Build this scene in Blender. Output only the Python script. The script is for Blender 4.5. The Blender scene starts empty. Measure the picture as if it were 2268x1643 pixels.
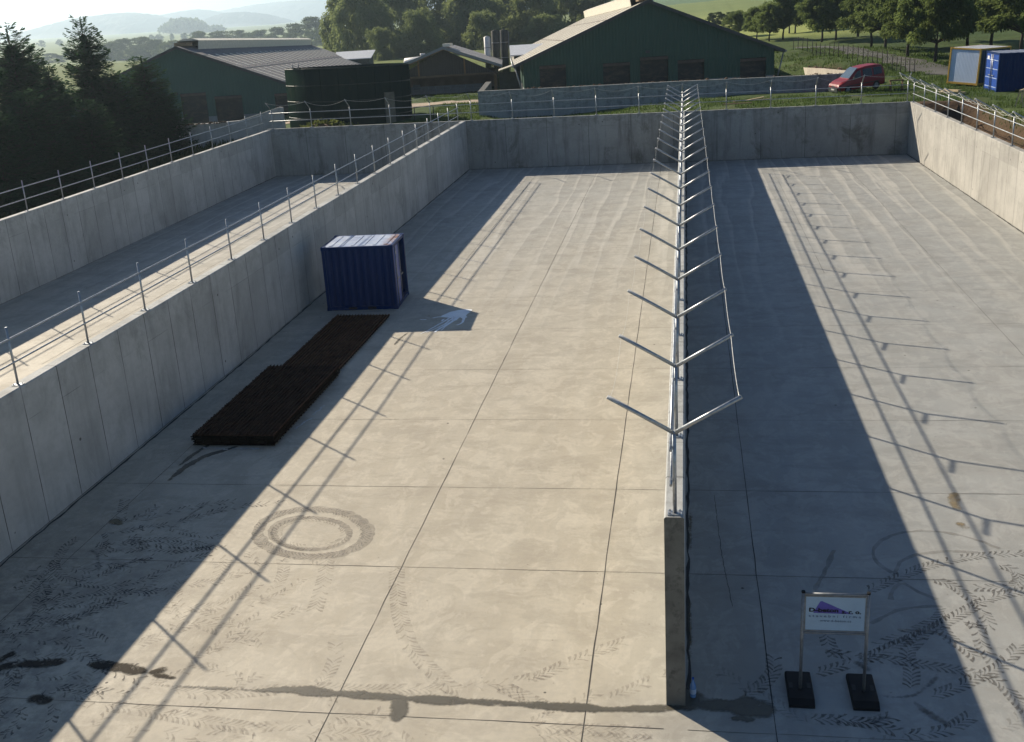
import bpy, math, random
import numpy as np
from mathutils import Vector, Matrix
R = math.radians
sc = bpy.context.scene
COL = sc.collection
rng = np.random.default_rng(7)
random.seed(7)

# ------------------------------------------------------------------ camera
F, CX, CY = 2395.378, 1134.0, 821.5            # focal length in photo pixels (2268 wide)
YAW, PIT, ROL, CH = R(9.71368), R(18.70097), R(-3.43975), 10.0
fwd = np.array([-math.sin(YAW)*math.cos(PIT), math.cos(YAW)*math.cos(PIT), -math.sin(PIT)])
r0 = np.array([math.cos(YAW), math.sin(YAW), 0.0]); u0 = np.cross(r0, fwd)
rgt = math.cos(ROL)*r0 + math.sin(ROL)*u0
upv = -math.sin(ROL)*r0 + math.cos(ROL)*u0
HF = np.array([-math.sin(YAW), math.cos(YAW), 0.0])
HR = np.array([math.cos(YAW), math.sin(YAW), 0.0])
cam = bpy.data.objects.new('camera', bpy.data.cameras.new('camera'))
COL.objects.link(cam)
cam.data.sensor_width = 36; cam.data.lens = 36*F/2268
cam.data.clip_start = 0.1; cam.data.clip_end = 30000
M = Matrix([[rgt[i], upv[i], -fwd[i], 0] for i in range(3)] + [[0, 0, 0, 1]])
M[2][3] = CH
cam.matrix_world = M
sc.camera = cam

def ray(x, y): return fwd + rgt*(x-CX)/F - upv*(y-CY)/F
def G(x, y, z=0.0):                              # a photo pixel on the level z
    d = ray(x, y); t = (z-CH)/d[2]; return d*t + np.array([0, 0, CH])
def P(x, y, D):                                  # a photo pixel at the distance D ahead
    d = ray(x, y); t = D/(d@HF); return d*t + np.array([0, 0, CH])
def UD(u, D, z=0.0): return HR*u + HF*D + np.array([0, 0, z])

# ------------------------------------------------------------------ node helpers
def newmat(name):
    m = bpy.data.materials.new(name); m.use_nodes = True
    nt = m.node_tree; nt.nodes.clear()
    return m, nt
def N(nt, t, ins=None, **at):
    n = nt.nodes.new('ShaderNode'+t)
    for k, v in at.items(): setattr(n, k, v)
    for k, v in (ins or {}).items():
        s = n.inputs[k]
        if isinstance(v, bpy.types.NodeSocket): nt.links.new(v, s)
        else:
            if isinstance(v, (tuple, list)) and len(v) == 3 and s.type == 'RGBA': v = (*v, 1)
            s.default_value = v
    return n
def mix(nt, f, a, b, blend='MIX'):
    n = nt.nodes.new('ShaderNodeMix'); n.data_type = 'RGBA'; n.blend_type = blend; n.clamp_factor = True
    for i, v in ((0, f), (6, a), (7, b)):
        s = n.inputs[i]
        if isinstance(v, bpy.types.NodeSocket): nt.links.new(v, s)
        else: s.default_value = (*v, 1) if isinstance(v, (tuple, list)) and len(v) == 3 else v
    return n.outputs[2]
def math_(nt, op, a, b=0.0, c=0.0):
    n = nt.nodes.new('ShaderNodeMath'); n.operation = op
    for i, v in enumerate((a, b, c)):
        if isinstance(v, bpy.types.NodeSocket): nt.links.new(v, n.inputs[i])
        else: n.inputs[i].default_value = v
    return n.outputs[0]
def ramp(nt, f, stops, interp='LINEAR'):
    n = nt.nodes.new('ShaderNodeValToRGB'); n.color_ramp.interpolation = interp
    nt.links.new(f, n.inputs[0]); e = n.color_ramp.elements
    while len(e) > 1: e.remove(e[-1])
    for i, (p, c) in enumerate(stops):
        q = e[0] if i == 0 else e.new(p)
        q.position = p; q.color = (c, c, c, 1) if not isinstance(c, (tuple, list)) else (*c, 1)
    return n.outputs[0]
def objco(nt, scale=(1, 1, 1)):
    c = N(nt, 'TexCoord')
    return N(nt, 'Mapping', {0: c.outputs['Object'], 'Scale': scale}).outputs[0]
def uvco(nt, scale=(1, 1, 1)):
    c = N(nt, 'TexCoord')
    return N(nt, 'Mapping', {0: c.outputs['UV'], 'Scale': scale}).outputs[0]
def noise(nt, v, s, d=4, r=.55, w=0.0):
    return N(nt, 'TexNoise', {'Vector': v, 'Scale': s, 'Detail': d, 'Roughness': r, 'Distortion': w}).outputs[0]
def out(nt, bs, disp=None):
    N(nt, 'OutputMaterial', {0: bs})
def princ(nt, col, rough=.7, metal=0.0, bump=None, bstr=.3, bdist=.02, spec=.5, **k):
    ins = {'Base Color': col, 'Roughness': rough, 'Metallic': metal, 'Specular IOR Level': spec}
    ins.update(k)
    if bump is not None:
        ins['Normal'] = N(nt, 'Bump', {'Strength': bstr, 'Distance': bdist, 'Height': bump}).outputs[0]
    return N(nt, 'BsdfPrincipled', ins).outputs[0]
def simple(name, col, rough=.6, metal=0.0, var=.25, scale=3.0, spec=.5, dirt=None):
    m, nt = newmat(name); v = objco(nt)
    n = noise(nt, v, scale, 5, .6)
    c = mix(nt, ramp(nt, n, [(.3, 0.0), (.7, 1.0)]), tuple(x*(1-var) for x in col), tuple(min(1, x*(1+var)) for x in col))
    if dirt: c = mix(nt, ramp(nt, noise(nt, v, scale*2.3, 6, .7), [(.52, 0.0), (.66, 1.0)]), c, dirt)
    out(nt, princ(nt, c, rough, metal, noise(nt, v, scale*8, 3), .12, .01, spec)); return m

# ------------------------------------------------------------------ object helpers
def link(o, parent=None):
    COL.objects.link(o)
    if parent is not None: o.parent = parent
    return o
def tag(o, label=None, cat=None, group=None, kind=None):
    if label: o['label'] = label
    if cat: o['category'] = cat
    if group: o['group'] = group
    if kind: o['kind'] = kind
    return o
def empty(name, loc, rot=(0, 0, 0), label=None, cat=None, group=None):
    o = bpy.data.objects.new(name, None); o.empty_display_size = .3
    o.location = [float(x) for x in loc]; o.rotation_euler = rot
    COL.objects.link(o); return tag(o, label, cat, group)
def copy_tree(o, parent=None):
    c = o.copy(); COL.objects.link(c)
    if parent is not None: c.parent = parent
    for ch in list(o.children): copy_tree(ch, c)
    return c
class MB:
    def __init__(s): s.v = []; s.f = []; s.sm = []; s.uv = {}
    def add(s, vs, fs, smooth=False):
        b = len(s.v); s.v += [tuple(float(q) for q in p) for p in vs]
        for f in fs: s.f.append([b+i for i in f]); s.sm.append(smooth)
        return s
    def poly(s, pts): return s.add(pts, [list(range(len(pts)))])
    def hexa(s, b, t):                           # four bottom and four top points
        return s.add(list(b)+list(t), [[3, 2, 1, 0], [4, 5, 6, 7], [0, 1, 5, 4], [1, 2, 6, 5], [2, 3, 7, 6], [3, 0, 4, 7]])
    def box(s, c, d, rz=0.0):
        x, y, z = (q/2 for q in d); ca, sa = math.cos(rz), math.sin(rz); o = []
        for zz in (-z, z):
            for xx, yy in ((-x, -y), (x, -y), (x, y), (-x, y)):
                o.append((c[0]+xx*ca-yy*sa, c[1]+xx*sa+yy*ca, c[2]+zz))
        return s.hexa(o[:4], o[4:])
    def bar(s, p, q, w, h):                      # a squared bar from p to q
        p, q = np.array(p, float), np.array(q, float); d = q-p; d /= np.linalg.norm(d)
        a = np.cross(d, (0, 0, 1)); a = np.array((1, 0, 0)) if np.linalg.norm(a) < .1 else a/np.linalg.norm(a)
        b = np.cross(a, d); a = a*w/2; b = b*h/2
        return s.hexa([p-a-b, p+a-b, p+a+b, p-a+b], [q-a-b, q+a-b, q+a+b, q-a+b])
    def tube(s, pts, r, n=8, cap=True):
        pts = [np.array(p, float) for p in pts]; rs = r if isinstance(r, (list, tuple)) else [r]*len(pts)
        vs = []; ref = None
        for i, p in enumerate(pts):
            d = pts[min(i+1, len(pts)-1)]-pts[max(i-1, 0)]; d /= np.linalg.norm(d)+1e-9
            a = np.cross(d, (0, 0, 1) if abs(d[2]) < .9 else (1, 0, 0)) if ref is None else ref-d*(ref@d)
            a /= np.linalg.norm(a); ref = a; b = np.cross(d, a)
            for k in range(n):
                t = 2*math.pi*k/n; vs.append(p+(a*math.cos(t)+b*math.sin(t))*rs[i])
        fs = [[i*n+k, i*n+(k+1) % n, (i+1)*n+(k+1) % n, (i+1)*n+k] for i in range(len(pts)-1) for k in range(n)]
        b0 = len(s.v); s.add(vs, fs, True)
        if cap:
            for f in (list(range(n))[::-1], [(len(pts)-1)*n+k for k in range(n)]):
                s.f.append([b0+i for i in f]); s.sm.append(False)
        return s
    def lathe(s, prof, n=24, c=(0, 0, 0)):       # (radius, z) pairs
        vs = [(c[0]+r*math.cos(2*math.pi*k/n), c[1]+r*math.sin(2*math.pi*k/n), c[2]+z) for r, z in prof for k in range(n)]
        return s.add(vs, [[i*n+k, i*n+(k+1) % n, (i+1)*n+(k+1) % n, (i+1)*n+k] for i in range(len(prof)-1) for k in range(n)], True)
    def build(s, name, mat, parent=None, loc=None, rot=None, **tg):
        me = bpy.data.meshes.new(name); me.from_pydata(s.v, [], s.f)
        me.polygons.foreach_set('use_smooth', s.sm)
        if mat: me.materials.append(mat)
        me.update()
        o = bpy.data.objects.new(name, me); link(o, parent)
        if loc is not None: o.location = [float(x) for x in loc]
        if rot is not None: o.rotation_euler = rot
        return tag(o, **tg) if tg else o
def npmesh(name, V, Fq, mat, smooth=False):
    me = bpy.data.meshes.new(name); k = Fq.shape[1]
    me.vertices.add(len(V)); me.vertices.foreach_set('co', V.astype(np.float32).ravel())
    me.loops.add(Fq.size); me.loops.foreach_set('vertex_index', Fq.astype(np.int32).ravel())
    me.polygons.add(len(Fq)); me.polygons.foreach_set('loop_start', np.arange(0, Fq.size, k, dtype=np.int32))
    me.polygons.foreach_set('use_smooth', np.full(len(Fq), smooth))
    me.update(calc_edges=True)
    if mat: me.materials.append(mat)
    return me
def vnoise(x, y, s=1.0, seed=0):                 # smooth value noise for meshes
    x = np.asarray(x, float)*s; y = np.asarray(y, float)*s
    xi = np.floor(x).astype(int); yi = np.floor(y).astype(int); fx = x-xi; fy = y-yi
    h = lambda a, b: np.modf(np.abs(np.sin(a*127.1+b*311.7+seed*74.7)*43758.5453))[0]
    fx = fx*fx*(3-2*fx); fy = fy*fy*(3-2*fy)
    return (h(xi, yi)*(1-fx)+h(xi+1, yi)*fx)*(1-fy)+(h(xi, yi+1)*(1-fx)+h(xi+1, yi+1)*fx)*fy

# ------------------------------------------------------------------ light
SUND = np.array([1.37, -1.20, -1.0]); SUND /= np.linalg.norm(SUND)
EL = math.asin(-SUND[2]); AZ = math.atan2(-SUND[0], -SUND[1])     # from +Y towards +X
w = bpy.data.worlds.new('World'); sc.world = w; w.use_nodes = True
nt = w.node_tree; nt.nodes.clear()
sky = N(nt, 'TexSky', sky_type='NISHITA', sun_disc=False, sun_elevation=EL, sun_rotation=AZ, air_density=1.0, dust_density=0.15, ozone_density=4.0)
bg = N(nt, 'Background', {'Color': sky.outputs[0], 'Strength': 0.056})
N(nt, 'OutputWorld', {0: bg.outputs[0]})
sl = bpy.data.lights.new('sun', 'SUN'); sl.energy = 4.8; sl.angle = R(.55); sl.color = (1.0, .88, .70)
so = bpy.data.objects.new('sun', sl); COL.objects.link(so)
so.rotation_euler = Vector(SUND).to_track_quat('-Z', 'Y').to_euler()
vs_ = sc.view_settings; vs_.view_transform = 'Standard'; vs_.look = 'None'; vs_.exposure = 0.6; vs_.gamma = 1
cy = sc.cycles; cy.use_denoising = True; cy.max_bounces = 6; cy.diffuse_bounces = 3; cy.glossy_bounces = 2
cy.transmission_bounces = 3; cy.transparent_max_bounces = 8; cy.volume_bounces = 0; cy.sample_clamp_indirect = 5
cy.caustics_reflective = False; cy.caustics_refractive = False; cy.use_adaptive_sampling = True; cy.adaptive_threshold = .02

# ------------------------------------------------------------------ materials
def floor_mat():
    m, nt = newmat('floor concrete'); v = objco(nt)
    sep = N(nt, 'SeparateXYZ', {0: v}); X, Y = sep.outputs[0], sep.outputs[1]
    big = noise(nt, v, .09, 4, .55)
    st = noise(nt, objco(nt, (1.1, .11, 1)), 1.0, 5, .6, .4)        # trowelled and swept along the bays
    st2 = noise(nt, objco(nt, (.5, 2.2, 1)), .8, 4, .6)
    mid = noise(nt, v, .55, 6, .62, .3)
    fine = noise(nt, v, 9.0, 4, .6)
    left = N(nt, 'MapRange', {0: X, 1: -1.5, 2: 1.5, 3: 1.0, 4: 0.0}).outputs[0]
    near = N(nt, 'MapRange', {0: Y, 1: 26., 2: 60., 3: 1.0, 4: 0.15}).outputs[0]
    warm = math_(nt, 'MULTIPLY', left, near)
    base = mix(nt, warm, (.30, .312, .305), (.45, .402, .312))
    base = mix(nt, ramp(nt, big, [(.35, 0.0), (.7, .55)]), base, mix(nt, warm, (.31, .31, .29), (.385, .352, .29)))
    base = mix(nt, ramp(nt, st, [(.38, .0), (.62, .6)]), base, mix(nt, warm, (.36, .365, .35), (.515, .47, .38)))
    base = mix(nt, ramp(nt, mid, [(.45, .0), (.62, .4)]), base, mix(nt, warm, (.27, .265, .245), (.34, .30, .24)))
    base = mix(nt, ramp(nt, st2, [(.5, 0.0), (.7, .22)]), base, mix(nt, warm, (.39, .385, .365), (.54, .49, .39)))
    # dried tide lines, wavy along the bay, mostly towards the far end
    wv = N(nt, 'TexWave', {'Vector': objco(nt, (1, .055, 1)), 'Scale': .30, 'Distortion': 13.0, 'Detail': 4.0, 'Detail Scale': 1.2, 'Detail Roughness': .6}, wave_type='BANDS', bands_direction='X', wave_profile='SAW').outputs[1]
    far = N(nt, 'MapRange', {0: Y, 1: 32., 2: 50., 3: 0.10, 4: 1.0}).outputs[0]
    tl = math_(nt, 'MULTIPLY', ramp(nt, wv, [(.0, .0), (.70, .0), (.90, .8), (.96, .5), (1., .0)]), far)
    base = mix(nt, tl, base, (.50, .485, .44))
    lo = math_(nt, 'MULTIPLY', ramp(nt, wv, [(.0, .5), (.4, .0)]), far)
    base = mix(nt, lo, base, (.27, .265, .245))
    fl = noise(nt, objco(nt, (1, .6, 1)), 1.7, 8, .72, .8)
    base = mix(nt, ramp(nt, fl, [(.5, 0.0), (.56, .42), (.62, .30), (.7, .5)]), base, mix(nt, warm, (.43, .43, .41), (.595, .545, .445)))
    fl2 = noise(nt, objco(nt, (.7, 1.3, 1)), .9, 8, .74, .5)
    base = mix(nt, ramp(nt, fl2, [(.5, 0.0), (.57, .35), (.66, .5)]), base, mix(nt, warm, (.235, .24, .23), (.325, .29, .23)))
    # specks and pits
    vo = N(nt, 'TexVoronoi', {'Vector': v, 'Scale': .9, 'Randomness': 1.0}).outputs[0]
    base = mix(nt, ramp(nt, vo, [(.022, 1.0), (.03, 0.0)]), base, (.05, .045, .04))
    vo2 = N(nt, 'TexVoronoi', {'Vector': v, 'Scale': 2.7, 'Randomness': 1.0}).outputs[0]
    base = mix(nt, ramp(nt, vo2, [(.03, .55), (.05, 0.0)]), base, (.10, .09, .08))
    base = mix(nt, ramp(nt, fine, [(.4, .0), (.7, .25)]), base, (.30, .28, .25))
    # dirtier turning area at the open end
    dz = N(nt, 'MapRange', {0: Y, 1: 13.5, 2: 21., 3: .75, 4: 0.0}).outputs[0]
    dl = N(nt, 'MapRange', {0: X, 1: -12., 2: -7.5, 3: 1.0, 4: 0.0}).outputs[0]
    dd = math_(nt, 'MULTIPLY', math_(nt, 'MULTIPLY', dz, dl), ramp(nt, noise(nt, v, 3.2, 6, .75), [(.42, .0), (.58, 1.0)]))
    base = mix(nt, dd, base, (.17, .155, .135))
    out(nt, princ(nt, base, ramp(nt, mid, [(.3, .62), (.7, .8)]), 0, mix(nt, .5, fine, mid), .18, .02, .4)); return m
def wall_mat(name, warm, dark, pan=1.36, row=2.36, var=1.0):
    m, nt = newmat(name); v = uvco(nt)
    br = N(nt, 'TexBrick', {'Vector': v, 'Color1': (.25, .25, .25), 'Color2': (.75, .75, .75), 'Mortar': (0.0, 0.0, 0.0), 'Scale': 1.0, 'Mortar Size': .016, 'Mortar Smooth': .4, 'Bias': 0.0, 'Brick Width': pan, 'Row Height': 9.0}, offset=0.0, squash=1.0)
    br3 = N(nt, 'TexBrick', {'Vector': v, 'Color1': (0, 0, 0), 'Color2': (0, 0, 0), 'Mortar': (0, 0, 0), 'Scale': 1.0, 'Mortar Size': .008, 'Mortar Smooth': .3, 'Brick Width': 900.0, 'Row Height': row}, offset=0.0, squash=1.0)
    br2 = N(nt, 'TexBrick', {'Vector': v, 'Color1': (0, 0, 0), 'Color2': (1, 1, 1), 'Mortar': (0, 0, 0), 'Scale': 1.0, 'Mortar Size': 0.0, 'Brick Width': pan*2, 'Row Height': row}, offset=0.0, squash=1.0)
    drip = noise(nt, uvco(nt, (2.4, .22, 1)), 1.0, 5, .65)
    clo = noise(nt, v, .7, 6, .62); fine = noise(nt, v, 7.0, 4, .6)
    c = mix(nt, br.outputs[0], warm, tuple(x*(1+.22*var) for x in warm))
    c = mix(nt, ramp(nt, br2.outputs[0], [(.55, 0.0), (.85, .5*var)]), c, tuple(x*.74 for x in warm))
    c = mix(nt, ramp(nt, clo, [(.42, 0.0), (.66, .55)]), c, tuple(x*.66 for x in warm))
    c = mix(nt, ramp(nt, drip, [(.5, 0.0), (.72, dark)]), c, (.12, .12, .115))
    sep = N(nt, 'SeparateXYZ', {0: v})
    top = N(nt, 'MapRange', {0: sep.outputs[1], 1: 2.2, 2: 3.12, 3: 0.0, 4: .75}).outputs[0]
    sp = ramp(nt, noise(nt, uvco(nt, (1.3, 1.6, 1)), 2.1, 6, .7), [(.48, 0.0), (.6, 1.0)])
    c = mix(nt, math_(nt, 'MULTIPLY', math_(nt, 'MULTIPLY', top, sp), dark), c, (.075, .075, .06))
    gp = ramp(nt, noise(nt, uvco(nt, (.9, .5, 1)), .55, 6, .75, .6), [(.55, 0.0), (.66, dark)])
    c = mix(nt, gp, c, (.10, .10, .085))
    c = mix(nt, math_(nt, 'MULTIPLY', br.outputs[1], ramp(nt, noise(nt, v, .8, 3), [(.35, .35*var), (.55, .95*var)])), c, (.06, .06, .055))
    c = mix(nt, math_(nt, 'MULTIPLY', br3.outputs[1], ramp(nt, noise(nt, uvco(nt, (.5, .01, 1)), 1.0, 2), [(.48, .0), (.56, .5*var)])), c, (.07, .07, .065))
    th = N(nt, 'TexVoronoi', {'Vector': uvco(nt, (1/1.36, 1/1.2, 1)), 'Scale': 1.0, 'Randomness': .35}).outputs[0]
    c = mix(nt, ramp(nt, th, [(.026, .85), (.036, 0.0)]), c, (.06, .055, .05))
    c = mix(nt, ramp(nt, fine, [(.45, .0), (.7, .22)]), c, tuple(x*.7 for x in warm))
    out(nt, princ(nt, c, .78, 0, mix(nt, .4, fine, clo), .2, .02, .35)); return m
def steel(name, col=(.42, .44, .46), rough=.42, metal=.75):
    m, nt = newmat(name); v = objco(nt)
    n = noise(nt, v, 14, 4, .6)
    c = mix(nt, ramp(nt, n, [(.35, 0.0), (.65, 1.0)]), tuple(x*.8 for x in col), tuple(min(1, x*1.15) for x in col))
    out(nt, princ(nt, c, ramp(nt, n, [(.3, rough-.08), (.7, rough+.12)]), metal)); return m
def ribbed(name, col, pitch, axis='X', rough=.5, metal=0.0, dirt=.25, depth=.03, dirtcol=None, spec=.5):
    m, nt = newmat(name); v = objco(nt)
    wv = N(nt, 'TexWave', {'Vector': v, 'Scale': 2*math.pi/(20*pitch)*1.0, 'Distortion': 0.0}, wave_type='BANDS', bands_direction=axis, wave_profile='SIN').outputs[1]
    rb = ramp(nt, wv, [(.25, 0.0), (.42, 1.0)])
    n = noise(nt, v, .5, 5, .6); n2 = noise(nt, objco(nt, (3, 3, .3)), 1.0, 4, .6)
    c = mix(nt, ramp(nt, n, [(.35, 0.0), (.7, dirt)]), col, dirtcol or tuple(x*.55 for x in col))
    c = mix(nt, ramp(nt, n2, [(.45, 0.0), (.75, dirt)]), c, tuple(x*.7 for x in col))
    out(nt, princ(nt, c, rough, metal, rb, .9, depth, spec)); return m
def leaf_mat(name, a, b, trans=.35, island=True):
    m, nt = newmat(name)
    g = N(nt, 'NewGeometry')
    oi = N(nt, 'ObjectInfo')
    n = noise(nt, objco(nt), .35, 3)
    f = math_(nt, 'ADD', math_(nt, 'MULTIPLY', g.outputs['Random Per Island'], .6), math_(nt, 'MULTIPLY', n, .4))
    c = mix(nt, f, a, b)
    c = mix(nt, math_(nt, 'MULTIPLY', oi.outputs['Random'], .35), c, tuple(x*.6 for x in a))
    d = N(nt, 'BsdfDiffuse', {0: c}); t = N(nt, 'BsdfTranslucent', {0: mix(nt, .5, c, tuple(min(1, x*1.6) for x in b))})
    out(nt, N(nt, 'MixShader', {0: trans, 1: d.outputs[0], 2: t.outputs[0]}).outputs[0]); return m
def ground_mat():
    m, nt = newmat('grassland'); v = objco(nt)
    a = noise(nt, v, .05, 5, .6); b = noise(nt, v, .4, 6, .7); c_ = noise(nt, v, 3.5, 4, .6)
    sep = N(nt, 'SeparateXYZ', {0: v}); Y = sep.outputs[1]; X = sep.outputs[0]
    c = mix(nt, ramp(nt, a, [(.35, 0.0), (.65, 1.0)]), (.06, .095, .03), (.11, .15, .045))
    c = mix(nt, ramp(nt, b, [(.4, 0.0), (.65, .8)]), c, (.045, .072, .024))
    c = mix(nt, ramp(nt, b, [(.55, 0.0), (.75, .6)]), c, (.14, .13, .055))
    c = mix(nt, ramp(nt, c_, [(.45, 0.0), (.7, .5)]), c, (.03, .045, .015))
    # hayfield beyond the orchard
    hf = math_(nt, 'MULTIPLY', N(nt, 'MapRange', {0: Y, 1: 150., 2: 175., 3: 0.0, 4: 1.0}).outputs[0], N(nt, 'MapRange', {0: X, 1: -20., 2: 5., 3: 0.35, 4: 1.0}).outputs[0])
    c = mix(nt, hf, c, mix(nt, b, (.23, .28, .075), (.34, .36, .115)))
    c = mix(nt, N(nt, 'MapRange', {0: Y, 1: 300., 2: 420., 3: 0.0, 4: 1.0}).outputs[0], c, mix(nt, a, (.13, .19, .05), (.24, .27, .10)))
    # bare earth: the dug trench beside the bay and scraped patches on the bank
    at = N(nt, 'Attribute', attribute_name='earth').outputs['Fac']
    e = mix(nt, noise(nt, v, 1.6, 6, .7), (.045, .028, .017), (.13, .085, .055))
    c = mix(nt, math_(nt, 'MULTIPLY', at, ramp(nt, b, [(.25, .55), (.4, 1.0)])), c, e)
    out(nt, princ(nt, c, .95, 0, mix(nt, .5, b, c_), .8, .25, .1)); return m

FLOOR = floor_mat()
WALL_S = wall_mat('wall concrete', (.425, .435, .425), .28)
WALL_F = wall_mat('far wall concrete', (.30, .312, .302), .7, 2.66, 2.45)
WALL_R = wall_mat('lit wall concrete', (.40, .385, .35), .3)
WALL_L = wall_mat('pale retaining concrete', (.46, .455, .44), .3, 2.4, 6.0, .3)
RAW = simple('raw stained concrete', (.16, .155, .135), .9, var=.35, scale=1.6, dirt=(.07, .07, .06))
WALL_B = wall_mat('weathered retaining concrete', (.33, .34, .335), .5, 2.4, 6.0, .35)
STEEL = steel('galvanised steel')
STEELD = steel('dull galvanised steel', (.25, .26, .27), .5, .6)
WIRE = steel('wire', (.55, .55, .52), .45, .5)
GROUND = ground_mat()
DARKJ = simple('joint filler', (.05, .046, .042), .9)

# ------------------------------------------------------------------ terrain
CPTS = np.array([(-27,72,1.7),(-20,72,2.75),(-14,72,2.35),(-10,72,2.2),(-4,72,2.5),(0,72,2.8),(4,73,3.0),(6,72,3.0),(12,72,3.0),(14,70.5,3.02),(18,74,2.95),(24,74,3.0),(24,60,2.95),(18.5,62,2.9),(20,45,2.9),(30,50,3),(18,50,2.9),
 (-31,76,1.8),(-26,84,1.8),(-15,78,2.4),(-12,79,2.0),(-6,79.5,2.2),(-2,78,2.6),(3,78,2.9),(-15,82,2.75),(-18,86,2.72),(-20,93,2.65),(-17,99,2.4),(-10,88,2.4),(0,90,2.4),(8,92,2.4),(8,78,2.9),(12,80,2.8),(13,84,2.6),(18,80,3.0),(9,98,1.7),(9.5,104,1.7),(10.5,93,1.8),(6,106,1.8),(12,88.5,2.2),(11.5,96,1.75),(16.5,92,3.1),(15,98,3.3),(14,104,3.4),(13,109,3.5),(-23,110,1.8),(-14,106,2.1),(-47,102,.7),(-36,100,.9),(-40,85,.9),(-40,60,.6),(-34,45,.8),(-34,25,.8),(-60,60,.3),(-30,66,1.2),
 (11.2,119,3.9),(15.7,107.5,3.5),(19.6,88.5,3.1),(16,95,2.9),(10,120,3.6),(25,100,3.3),(30,90,3.2),(10,160,3.5),(30,170,3.8),(60,150,4),(20,146,3.5),(21,101,3.3),(30,250,3.6),(80,300,4.5),(60,500,7),(150,450,8),(20,600,6),(-20,155,1.5),(0,160,2.5),(-50,170,.8),
 (-100,230,-.5),(-120,330,-2.5),(-180,500,-7),(-260,600,-9),(-320,640,-10),(-170,620,-6),(-120,620,-4.5),(-500,1000,-10),(-600,1400,-10),(-900,2200,-10),(-1200,2500,-10),(-600,2500,-9),(-1500,4000,-12),(-300,2500,-5),(0,2000,2),(0,1100,5),(300,1200,10),(-600,400,-8),(-300,200,-2),(400,300,9),(400,0,5),(-400,0,-3),(0,-300,0),(300,-300,3),(-300,-300,-1),(-3000,3000,-12),(-5000,6000,-12),(-2000,9000,-12),(1500,3000,10),(2500,8000,5)], float)
SX0, SX1, SY1 = -27.35, 13.75, 69.78
def zt(x, y):
    x = np.asarray(x, float); y = np.asarray(y, float); sh = x.shape; x = x.ravel(); y = y.ravel()
    d2 = (x[:, None]-CPTS[None, :, 0])**2+(y[:, None]-CPTS[None, :, 1])**2
    wgt = 1/(d2+.5)**1.8; z = (wgt*CPTS[None, :, 2]).sum(1)/wgt.sum(1)
    dist = np.hypot(x, y)
    z = z+np.where(y > 70, (vnoise(x, y, .35, 1)-.5)*.22+(vnoise(x, y, .9, 2)-.5)*.12, 0)
    # excavated strip beside the bay
    ex = np.clip(1-(np.abs(x-14.7)-.9)/1.7, 0, 1)*np.clip((68.9-y)/2.5, 0, 1)
    z = np.where(ex > 0, z*(1-ex)+(-.2+vnoise(x, y, .8, 4)*.8)*ex, z)
    ins = (x > SX0-.01) & (x < 13.78) & (y < SY1)
    z = np.where(ins, -.7, z)
    z = np.where((y < 8) & (np.abs(x) < 60), -.7, z)
    return z.reshape(sh)
def terrain():
    def axis(lo, hi, core0, core1, st, g):
        a = list(np.arange(core0, core1+1e-6, st)); s = st
        while a[-1] < hi: s *= g; a.append(a[-1]+s)
        s = st
        while a[0] > lo: s *= g; a.insert(0, a[0]-s)
        return a
    xs = axis(-6000, 3000, -60, 45, 1.0, 1.14); ys = axis(-380, 9300, 40, 135, 1.0, 1.115)
    xs = np.array(sorted(xs+[SX0-.03, SX0+.03, 13.77, 13.81, 13.3, 14.4, 15.5, 16.5, 17.5])); ys = np.array(sorted(ys+[SY1-.03, SY1+.03, 69.5]))
    X, Y = np.meshgrid(xs, ys); Z = zt(X, Y)
    V = np.stack([X, Y, Z], -1).reshape(-1, 3); nx, ny = len(xs), len(ys)
    i = np.arange(ny-1)[:, None]*nx+np.arange(nx-1)[None, :]; i = i.ravel()
    me = npmesh('ground', V, np.stack([i, i+1, i+1+nx, i+nx], 1), GROUND, True)
    a = me.attributes.new('earth', 'FLOAT', 'POINT')
    x, y = V[:, 0], V[:, 1]
    e = np.clip(1.25-(np.abs(x-15.3)-1.5)/.6, 0, 1)*((y < 70.2) & (y > 8))
    e = np.maximum(e, np.clip(1.3-((x-11.2)/2.6)**2-((y-98)/7.0)**2, 0, .8))
    e = np.maximum(e, np.clip(1.2-np.abs(y-75.5-(x-9)*.25)/1.2-np.abs(x-12)/9, 0, .45))
    a.data.foreach_set('value', e.astype(np.float32))
    o = bpy.data.objects.new('ground', me); COL.objects.link(o); o['kind'] = 'structure'
terrain()
def gz(x, y): return float(zt(np.array([x]), np.array([y]))[0])

def strip_on_ground(name, pts, wid, mat, lift, n=60):
    pts = np.array(pts, float); d = np.r_[0, np.cumsum(np.hypot(*np.diff(pts[:, :2], axis=0).T))]
    s = np.linspace(0, d[-1], n); cx = np.interp(s, d, pts[:, 0]); cyy = np.interp(s, d, pts[:, 1])
    for _ in range(3):
        cx[1:-1] = (cx[:-2]+cx[1:-1]*2+cx[2:])/4; cyy[1:-1] = (cyy[:-2]+cyy[1:-1]*2+cyy[2:])/4
    tx = np.gradient(cx); ty = np.gradient(cyy); L = np.hypot(tx, ty); nx, ny = -ty/L, tx/L
    m = MB(); K = 7
    for k in range(n):
        for j in range(K):
            o = (j/(K-1)-.5)*wid*(1+.15*math.sin(k*1.7+j)*(j in (0, K-1)))
            x, y = cx[k]+nx[k]*o, cyy[k]+ny[k]*o
            m.v.append((x, y, gz(x, y)+lift*(1-.6*(j in (0, K-1)))))
    for k in range(n-1):
        for j in range(K-1): m.f.append([k*K+j, k*K+j+1, (k+1)*K+j+1, (k+1)*K+j]); m.sm.append(True)
    return m.build(name, mat, kind='structure')
DIRT = simple('packed dirt', (.36, .28, .20), .95, var=.25, scale=.8, dirt=(.22, .18, .12))
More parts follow.
